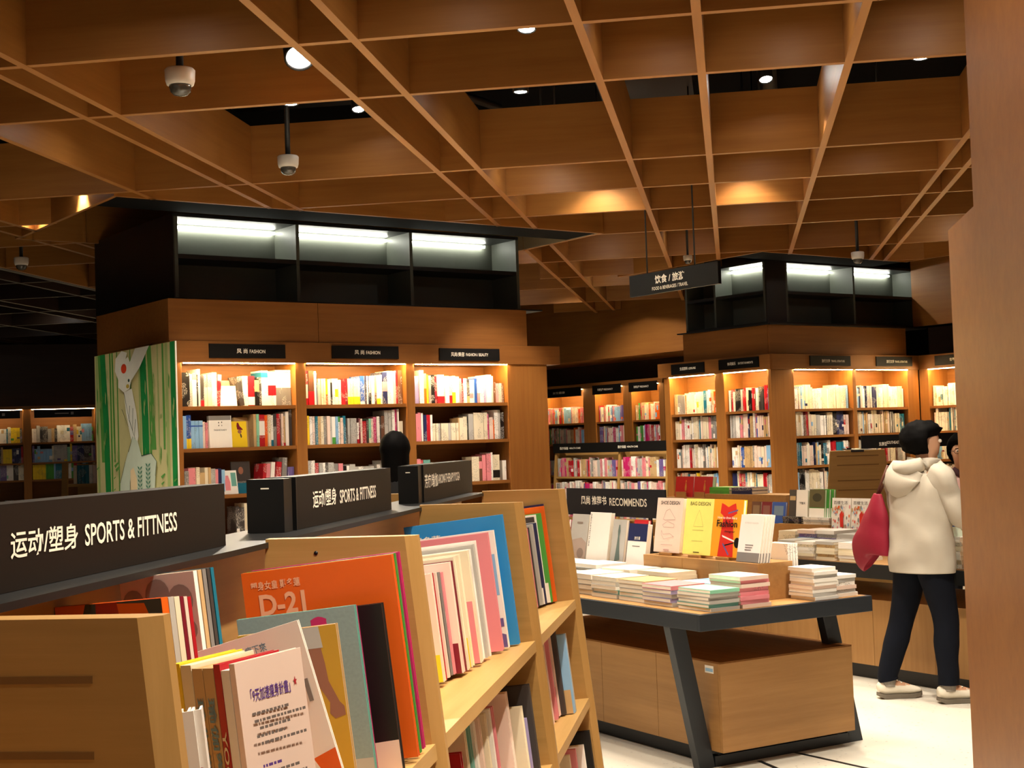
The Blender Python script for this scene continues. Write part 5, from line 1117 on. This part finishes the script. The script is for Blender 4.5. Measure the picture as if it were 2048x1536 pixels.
def skin_body(name, J, E, root_i, mat_, parent):
    me = bpy.data.meshes.new(name); me.from_pydata([j[:3] for j in J], E, []); o = bpy.data.objects.new(name, me); col.objects.link(o)
    md = o.modifiers.new('Skin', 'SKIN'); md.use_smooth_shade = True
    for i, sv in enumerate(me.skin_vertices[0].data): sv.radius = (J[i][3], J[i][3] if len(J[i]) < 5 else J[i][4]); sv.use_root = (i == root_i)
    ss = o.modifiers.new('Sub', 'SUBSURF'); ss.levels = 2; ss.render_levels = 2
    dg = bpy.context.evaluated_depsgraph_get(); m2 = bpy.data.meshes.new_from_object(o.evaluated_get(dg)); m2.name = name
    bpy.data.objects.remove(o); o = bpy.data.objects.new(name, m2); col.objects.link(o); m2.materials.clear(); m2.materials.append(mat_); o.parent = parent
    for p in m2.polygons: p.use_smooth = True
    return o
SKIN = mat('skin', 'c99a7c', rough=.5, vary=.03); HAIR = mat('black_hair', '070606', rough=.7, spec=.05, vary=.3, scale=90)
def figure(root, pose, hd, head_turn=0.0, tilt=0.0):
    """continuous body with head, five-fingered hands; pose gives joints in the local frame (x right, y forward)"""
    J = []; E = []
    def v(p, r, prev=None, r2=None):
        J.append((*p, r, r if r2 is None else r2)); i = len(J) - 1
        if prev is not None: E.append((prev, i))
        return i
    g_ = pose; pel = v(g_['pelvis'], .115, None, .095); ws = v(g_['waist'], .105, pel, .085); ch = v(g_['chest'], .125, ws, .095); nb = v(g_['neck'], .06, ch); 
    hx, hy, hz = hd; n2 = v((hx * .5 + g_['neck'][0] * .5, hy * .5 + g_['neck'][1] * .5 - .01, hz - .115), .048, nb)
    fx, fy = math.sin(head_turn), math.cos(head_turn)
    h1 = v((hx + fx * .008, hy + fy * .008, hz - .06), .062, n2, .068); h2 = v((hx, hy, hz + .0), .074, h1, .088); h3 = v((hx - fx * .012, hy - fy * .012, hz + .07), .062, h2, .074)
    for s in ('l', 'r'):
        hp = v(g_['hip_' + s], .085, pel); kn = v(g_['knee_' + s], .048, hp); an = v(g_['ankle_' + s], .034, kn); to = v(g_['toe_' + s], .03, an)
        sh = v(g_['shoulder_' + s], .055, ch); el = v(g_['elbow_' + s], .038, sh); wr_ = v(g_['wrist_' + s], .026, el)
        w_, e_ = Vector(g_['wrist_' + s]), Vector(g_['elbow_' + s]); d = (w_ - e_).normalized(); side = d.cross(Vector((0, 0, 1)) if abs(d.z) < .8 else Vector((0, 1, 0))).normalized(); up = side.cross(d)
        pm = v(w_ + d * .05, .030, wr_, .016)
        for f in range(4):
            off = side * (.024 - f * .016); b0 = w_ + d * .075 + off; ln = (.055, .068, .062, .048)[f]
            a = v(b0, .0085, pm); b1 = v(b0 + d * ln * .5 - up * .006, .008, a); v(b0 + d * ln - up * .022, .0068, b1)
        t0 = v(w_ + d * .028 + side * .028, .010, pm); t1 = v(w_ + d * .052 + side * .046 - up * .008, .009, t0); v(w_ + d * .075 + side * .05 - up * .018, .0075, t1)
    o = skin_body('body', J, E, pel, SKIN, root)
    # face: nose, brow, sockets, chin, mouth
    f = Vector((fx, fy, 0)); r_ = Vector((fy, -fx, 0)); c = Vector(hd)
    def push(at, dirv, amt, rad):
        for q in o.data.vertices:
            d2 = (q.co - at).length
            if d2 < rad * 2.5: q.co += dirv * amt * math.exp(-(d2 / rad) ** 2)
    push(c + f * .092 + Vector((0, 0, -.022)), f, .018, .014); push(c + f * .088 + Vector((0, 0, .0)), f, .006, .014)
    for s in (1, -1): push(c + f * .082 + r_ * .031 * s + Vector((0, 0, .004)), -f, .008, .015); push(c + f * .07 + r_ * .045 * s + Vector((0, 0, -.03)), f, .005, .025)
    push(c + f * .075 + Vector((0, 0, -.09)), f, .014, .022); push(c + f * .085 + Vector((0, 0, -.055)), f, .006, .016)
    for s in (1, -1): push(c + r_ * .075 * s + Vector((0, 0, -.01)), r_ * s, .014, .014)
    return o
def face_parts(root, hd, turn, glasses=False):
    fx, fy = math.sin(turn), math.cos(turn); f = Vector((fx, fy, 0)); r_ = Vector((fy, -fx, 0)); c = Vector(hd)
    for s in (1, -1):
        k = MB(mat('eye_white', 'ded6ca', rough=.2), mat('iris_dark', '1c1410', rough=.1)); e = c + f * .074 + r_ * .031 * s + Vector((0, 0, .003))
        k.lathe([(.0, -.011), (.008, -.008), (.011, 0), (.008, .008), (.0, .011)], n=12, M=Matrix.Translation(e)); k.lathe([(.0, -.004), (.0045, -.003), (.0045, .003), (.0, .004)], n=10, m=1, M=Matrix.Translation(e + f * .0085)); k.build('eye', root)
        k = MB(HAIR); k.tube(c + f * .084 + r_ * .016 * s + Vector((0, 0, .022)), c + f * .076 + r_ * .046 * s + Vector((0, 0, .02)), .0035, .002, 8); k.build('eyebrow', root)
    k = MB(mat('lips', 'a8584e')); k.tube(c + f * .088 + r_ * -.02 + Vector((0, 0, -.056)), c + f * .094 + Vector((0, 0, -.055)), .003, .006, 8); k.tube(c + f * .094 + Vector((0, 0, -.055)), c + f * .088 + r_ * .02 + Vector((0, 0, -.056)), .006, .003, 8); k.build('lips', root)
    if glasses:
        k = MB(mat('glasses_frame', '2a1d1a', rough=.3))
        for s in (1, -1):
            ce = c + f * .100 + r_ * .033 * s + Vector((0, 0, .002)); n = 16
            pt = [ce + r_ * .023 * math.cos(2*math.pi*i/n) + Vector((0, 0, .017 * math.sin(2*math.pi*i/n))) for i in range(n)]
            for a, b_ in zip(pt, pt[1:] + pt[:1]): k.tube(a, b_, .002, n=6)
            k.tube(ce + r_ * .023 * s, c + r_ * .085 * s + Vector((0, 0, .005)), .002, n=6)
        k.tube(c + f * .1 + r_ * .011 + Vector((0, 0, .004)), c + f * .1 - r_ * .011 + Vector((0, 0, .004)), .002, n=6); k.build('glasses', root)
def hair_cap(root, hd, turn, back=.03, scale=(.098, .112, .118), nape=-.10, face_cut=.035, name='hair', mess=.05, long=None):
    """hair shell: fuller at the back, open over the face"""
    fx, fy = math.sin(turn), math.cos(turn); f = Vector((fx, fy, 0)); r_ = Vector((fy, -fx, 0)); c = Vector(hd) + Vector((0, 0, .015)); nu, nv = 36, 22; rings = []
    for j in range(nv + 1):
        th = math.pi * j / nv; ring = []
        for i in range(nu):
            ph = 2 * math.pi * i / nu; lx, ly, lz = math.sin(th) * math.cos(ph), math.sin(th) * math.sin(ph), math.cos(th)
            sx, sy, sz = scale; w = 1 + mess * noise.noise(Vector((lx * 5 + lz, ly * 5, lz * 5)))
            x, y, z = lx * sx * w, ly * sy * w - back * (1 - max(0, ly)), lz * sz * w
            if ly > .25 and lz < .55:                       # the face side draws back onto the head
                q = min(1, (ly - .25) / .4) * min(1, (.55 - lz) / .35); y -= q * face_cut * 1.6; x *= 1 - .12 * q; 
                if lz < .1: y -= q * .05
            if z < nape: z = nape + (z - nape) * .3; x *= .78; y *= .8
            if long and ly < .35 and lz < -.1: z -= long * min(1, (-.1 - lz) * 1.6); x *= .92
            ring.append(c + r_ * x + f * y + Vector((0, 0, z)))
        rings.append(ring)
    k = MB(HAIR); k.loft(rings, 0, True); return k.build(name, root)
def shoe(k, ankle, toe, sole=1, m=0, s=1.0):
    a, t = Vector(ankle), Vector(toe); d = Vector((t.x - a.x, t.y - a.y, 0)); L = .255 * s; d.normalize(); r = Vector((d.y, -d.x, 0)); h = Vector((a.x, a.y, 0)) - d * .065
    prof = [(0, .028, .02, .075), (.03, .036, .0, .09), (.08, .037, .0, .092), (.12, .038, .0, .078), (.17, .044, .0, .062), (.21, .044, .004, .050), (.24, .034, .010, .040), (.258, .014, .016, .03)]
    rings = []; srings = []
    for u, w, z0, z1 in prof:
        p = h + d * u * s; ring = []
        for i in range(14):
            an = 2 * math.pi * i / 14; x = math.cos(an) * w; z = (z0 + z1) / 2 + .018 + math.sin(an) * (z1 - z0) / 2
            if math.sin(an) > 0: x *= 1 - .35 * math.sin(an)
            ring.append(p + r * x + Vector((0, 0, z * s)))
        rings.append(ring)
        srings.append([p + r * w * 1.08 * sx + Vector((0, 0, sz)) for sx, sz in ((-1, .0015 + z0 * .7), (1, .0015 + z0 * .7), (1, .026 + z0 * .5), (-1, .026 + z0 * .5))])
    k.loft(rings, m, True); k.loft(srings, sole, True, smooth=False)

# woman in the white jacket, seen from behind at the second table
MW = FR(1.035, 8.455, -49)
wm = thing('person', 'person with short black hair in a white hooded jacket, seen from behind', 'person', MW)
hd = (.035, .035, 1.475)
pose = dict(pelvis=(0, 0, .86), waist=(0, .0, 1.0), chest=(.0, .0, 1.18), neck=(.01, .01, 1.32),
            hip_l=(-.085, 0, .83), hip_r=(.085, 0, .83), knee_l=(-.155, -.02, .45), knee_r=(.115, .04, .45), ankle_l=(-.205, -.10, .085), ankle_r=(.125, .03, .085), toe_l=(-.143, .026, .04), toe_r=(.187, .156, .04),
            shoulder_l=(-.155, 0, 1.285), shoulder_r=(.155, 0, 1.285), elbow_l=(-.215, .07, 1.06), elbow_r=(.215, .06, 1.06), wrist_l=(-.12, .26, 1.06), wrist_r=(.17, .25, .985))
figure(wm, pose, hd, head_turn=.75)
face_parts(wm, hd, .75)
hair_cap(wm, hd, .75, back=.03, scale=(.118, .120, .110), nape=-.082, mess=.12)
JW = mat('white_jacket_cloth', 'b3ab9d', rough=.8, spec=.15, vary=.05, scale=8, bump=.25)
k = MB(JW)
limb(k, [(0, -.005, .735, .205, .155), (0, -.005, .80, .205, .155), (0, -.005, .92, .196, .15), (0, -.0, 1.05, .19, .14), (0, 0, 1.17, .198, .135), (0, 0, 1.255, .19, .115), (.0, .0, 1.305, .14, .095), (.01, .005, 1.345, .085, .08), (.015, .01, 1.375, .080, .08)], 40, wr=.10, seed=3, fr=9)
for s, x in ((-1, 'l'), (1, 'r')):
    a, e, w = pose['shoulder_' + x], pose['elbow_' + x], pose['wrist_' + x]
    mid1 = [(a[i] + e[i]) / 2 for i in range(3)]; mid2 = [(e[i] + w[i]) / 2 for i in range(3)]
    limb(k, [(a[0] - s * .03, a[1], a[2] - .0, .085, .08), (a[0] + s * .015, a[1], a[2] - .03, .078, .078), (*mid1, .07, .07), (*e, .066, .064), (*mid2, .058, .056), (w[0], w[1] - .01, w[2], .048, .046)], 22, wr=.22, seed=5 + s, fr=16)
k.build('jacket', wm)
# hood lying on the back and stand collar
k = MB(JW)
limb(k, [(-.085, .055, 1.335, .02, .018), (-.105, -.02, 1.34, .032, .03), (-.08, -.085, 1.33, .042, .038), (-.01, -.115, 1.325, .046, .042), (.06, -.095, 1.34, .042, .038), (.098, -.02, 1.36, .034, .028), (.10, .06, 1.365, .018, .012)], 18, wr=.16, seed=9, fr=14)
limb(k, [(.0, -.085, 1.335, .105, .03), (-.02, -.115, 1.275, .118, .04), (-.02, -.125, 1.215, .10, .036), (-.01, -.12, 1.17, .05, .016)], 24, wr=.20, seed=2, fr=15)
k.build('hood', wm)
k = MB(mat('navy_trousers', '10131c', rough=.85, spec=.1, vary=.1, scale=30))
limb(k, [(0, 0, .92, .155, .125), (0, 0, .84, .165, .13), (0, -.0, .77, .16, .125), (0, 0, .725, .12, .10)], 28, wr=.03)
for s in ('l', 'r'):
    h_, kn, an = pose['hip_' + s], pose['knee_' + s], pose['ankle_' + s]; q = -1 if s == 'l' else 1
    limb(k, [(h_[0], h_[1], .86, .09, .11), (h_[0] + q * .004, .0, .75, .093, .108), (h_[0]*.5 + kn[0]*.5, h_[1]*.5 + kn[1]*.5 + .004, .62, .082, .092), (kn[0], kn[1], .46, .068, .074), (kn[0]*.62 + an[0]*.38, kn[1]*.62 + an[1]*.38 - .006, .32, .066, .07), (an[0], an[1], .15, .055, .062), (an[0], an[1], .105, .054, .062)], 20, wr=.10, seed=4 + q, fr=13)
k.build('trousers', wm)
for s in ('l', 'r'):
    k = MB(mat('shoe_white', 'd9d2c2', rough=.6), mat('shoe_sole', '6d6559', rough=.8)); shoe(k, pose['ankle_' + s], pose['toe_' + s]); sh_ = k.build('shoe', wm)
    k = MB(mat('sock_grey', '8f8981', rough=.9)); a = pose['ankle_' + s]; limb(k, [(a[0], a[1], .07, .042, .046), (a[0], a[1], .135, .038, .042)], 14); k.build('sock', wm)
    k = MB(mat('lace_white', 'efe9dc')); a, t = Vector(pose['ankle_' + s]), Vector(pose['toe_' + s]); d = Vector((t.x - a.x, t.y - a.y, 0)).normalized(); r = Vector((d.y, -d.x, 0))
    for i in range(3): p = Vector((a.x, a.y, 0)) + d * (.045 + .025 * i) + Vector((0, 0, .104 - .014 * i)); k.tube(p - r * .022, p + r * .022, .004, n=6)
    k.build('laces', sh_)
# red bag on her left shoulder
RB = mat('red_bag_cloth', '86142c', rough=.6, vary=.06, scale=12, bump=.2); ST = mat('brown_strap', '5a3024')
bag = thing('shoulder_bag', 'crimson cloth bag hanging from the left shoulder of the person in white', 'bag', MW @ T(-.25, -.10, .845))
k = MB(RB); limb(k, [(-.03, -.0, -.045, .105, .035), (-.045, 0, -.025, .135, .05), (-.04, 0, .02, .142, .058), (-.015, .0, .12, .112, .055), (.01, .0, .21, .08, .045), (.02, 0, .29, .05, .032), (.025, 0, .335, .028, .018)], 24, wr=.12, seed=8, fr=13); k.build('pouch', bag)
for dy in (-.02, .03):
    k = MB(ST); k.tube((.02, dy * .3, .325), (.085, dy + .05, .50), .007, n=8); k.build('strap', bag)
# large picture book standing on the table before her
b = faceout('large pale green picture book standing open-faced right of the person in white', T(1.275, 8.62, .735) @ RZ(42), 0, 0, 0, .24, .36, .03, 'S', tilt=4, group=gt)
marks(b, CV(.03, .24, .36) @ T(0, 0, .0005), [([(-.12, -.18), (.12, -.18), (.12, .18), (-.12, .18)], 0), ([(-.07, .06), (.02, .06), (.02, .14), (-.07, .14)], 1)], [mat('pale_green_print', 'c3cfbe'), ink('B')])

# shopper with glasses on the far side of the second table
MG = FR(1.56, 10.35, 176)
wg = thing('person', 'person with glasses and dark hair in pale pink, half hidden by the right wall', 'person', MG)
hd2 = (0, .06, 1.385)
pose2 = dict(pelvis=(0, 0, .82), waist=(0, .0, .95), chest=(0, .01, 1.12), neck=(0, .03, 1.25), hip_l=(-.08, 0, .79), hip_r=(.08, 0, .79), knee_l=(-.09, .02, .43), knee_r=(.09, .02, .43), ankle_l=(-.09, 0, .08), ankle_r=(.09, 0, .08), toe_l=(-.1, .12, .035), toe_r=(.1, .12, .035),
             shoulder_l=(-.145, .01, 1.215), shoulder_r=(.145, .01, 1.215), elbow_l=(-.19, .06, 1.0), elbow_r=(.19, .06, 1.0), wrist_l=(-.10, .24, 1.0), wrist_r=(.10, .24, 1.0))
figure(wg, pose2, hd2); face_parts(wg, hd2, 0, glasses=True); hair_cap(wg, hd2, 0, back=.02, nape=-.09)
k = MB(mat('pink_blouse', 'e3b9b0', rough=.8)); limb(k, [(0, 0, .74, .18, .13), (0, 0, .9, .165, .12), (0, 0, 1.08, .18, .125), (0, .01, 1.18, .165, .10), (0, .02, 1.235, .09, .07), (0, .03, 1.255, .065, .06)], 30, wr=.06, seed=1, fr=12)
for s, x in ((-1, 'l'), (1, 'r')):
    a, e, w = pose2['shoulder_' + x], pose2['elbow_' + x], pose2['wrist_' + x]; limb(k, [(a[0] - s * .03, a[1], a[2], .07, .07), (a[0] + s * .01, a[1], a[2] - .02, .062, .062), (*e, .05, .05), (w[0], w[1] - .01, w[2], .036, .036)], 16, wr=.1)
k.build('blouse', wg)
k = MB(mat('dark_scarf', '4a2f33', rough=.9)); limb(k, [(-.06, .06, 1.26, .02, .02), (0, .09, 1.22, .025, .02), (.06, .06, 1.26, .02, .02)], 10); k.build('scarf', wg)
k = MB(mat('grey_trousers', '2b2c31', rough=.9)); limb(k, [(0, 0, .86, .15, .12), (0, 0, .76, .15, .12), (0, 0, .70, .1, .08)], 20)
for s in ('l', 'r'):
    h_, kn, an = pose2['hip_' + s], pose2['knee_' + s], pose2['ankle_' + s]; limb(k, [(h_[0], 0, .82, .085, .1), (h_[0], 0, .62, .075, .08), (*kn, .06, .062), (*an, .05, .055)], 16)
k.build('trousers', wg)
for s in ('l', 'r'):
    k = MB(mat('shoe_dark', '26221f', rough=.6), mat('shoe_sole', '6d6559', rough=.8)); shoe(k, pose2['ankle_' + s], pose2['toe_' + s]); k.build('shoe', wg)

# shopper behind the low shelf: only the back of the head shows
ph = at_y(790, 905, 8.6)
MP = FR(ph.x, 8.6, 8)
wp = thing('person', 'person with long black hair behind the middle SPORTS & FITTNESS sign', 'person', MP)
hd3 = (0, .02, 1.52)
pose3 = dict(pelvis=(0, 0, .90), waist=(0, .0, 1.04), chest=(0, .0, 1.22), neck=(0, .0, 1.37), hip_l=(-.08, 0, .86), hip_r=(.08, 0, .86), knee_l=(-.09, .02, .47), knee_r=(.09, .02, .47), ankle_l=(-.09, 0, .08), ankle_r=(.09, 0, .08), toe_l=(-.1, .12, .035), toe_r=(.1, .12, .035),
             shoulder_l=(-.15, .0, 1.33), shoulder_r=(.15, .0, 1.33), elbow_l=(-.2, .02, 1.08), elbow_r=(.2, .02, 1.08), wrist_l=(-.17, .2, .98), wrist_r=(.17, .2, .98))
figure(wp, pose3, hd3); hair_cap(wp, hd3, 0, back=.02, scale=(.096, .105, .115), nape=-.5, mess=.05, long=.26)
face_parts(wp, hd3, 0)
k = MB(mat('black_coat', '141416', rough=.85)); limb(k, [(0, 0, .55, .19, .14), (0, 0, .8, .185, .14), (0, 0, 1.05, .17, .125), (0, 0, 1.22, .185, .12), (0, 0, 1.32, .15, .10), (0, 0, 1.375, .075, .07)], 28, wr=.06, fr=12)
for s, x in ((-1, 'l'), (1, 'r')):
    a, e, w = pose3['shoulder_' + x], pose3['elbow_' + x], pose3['wrist_' + x]; limb(k, [(a[0] - s * .03, a[1], a[2], .075, .075), (a[0] + s * .01, a[1], a[2] - .03, .065, .065), (*e, .055, .055), (w[0], w[1] - .01, w[2], .042, .042)], 16, wr=.1)
k.build('coat', wp)
k = MB(mat('grey_trousers', '2b2c31', rough=.9))
for s in ('l', 'r'):
    h_, kn, an = pose3['hip_' + s], pose3['knee_' + s], pose3['ankle_' + s]; limb(k, [(h_[0], 0, .86, .09, .1), (h_[0], 0, .65, .08, .085), (*kn, .06, .062), (*an, .05, .055)], 16)
k.build('trousers', wp)
for s in ('l', 'r'):
    k = MB(mat('shoe_dark', '26221f', rough=.6), mat('shoe_sole', '6d6559', rough=.8)); shoe(k, pose3['ankle_' + s], pose3['toe_' + s]); k.build('shoe', wp)
print('individual books', N_IND)
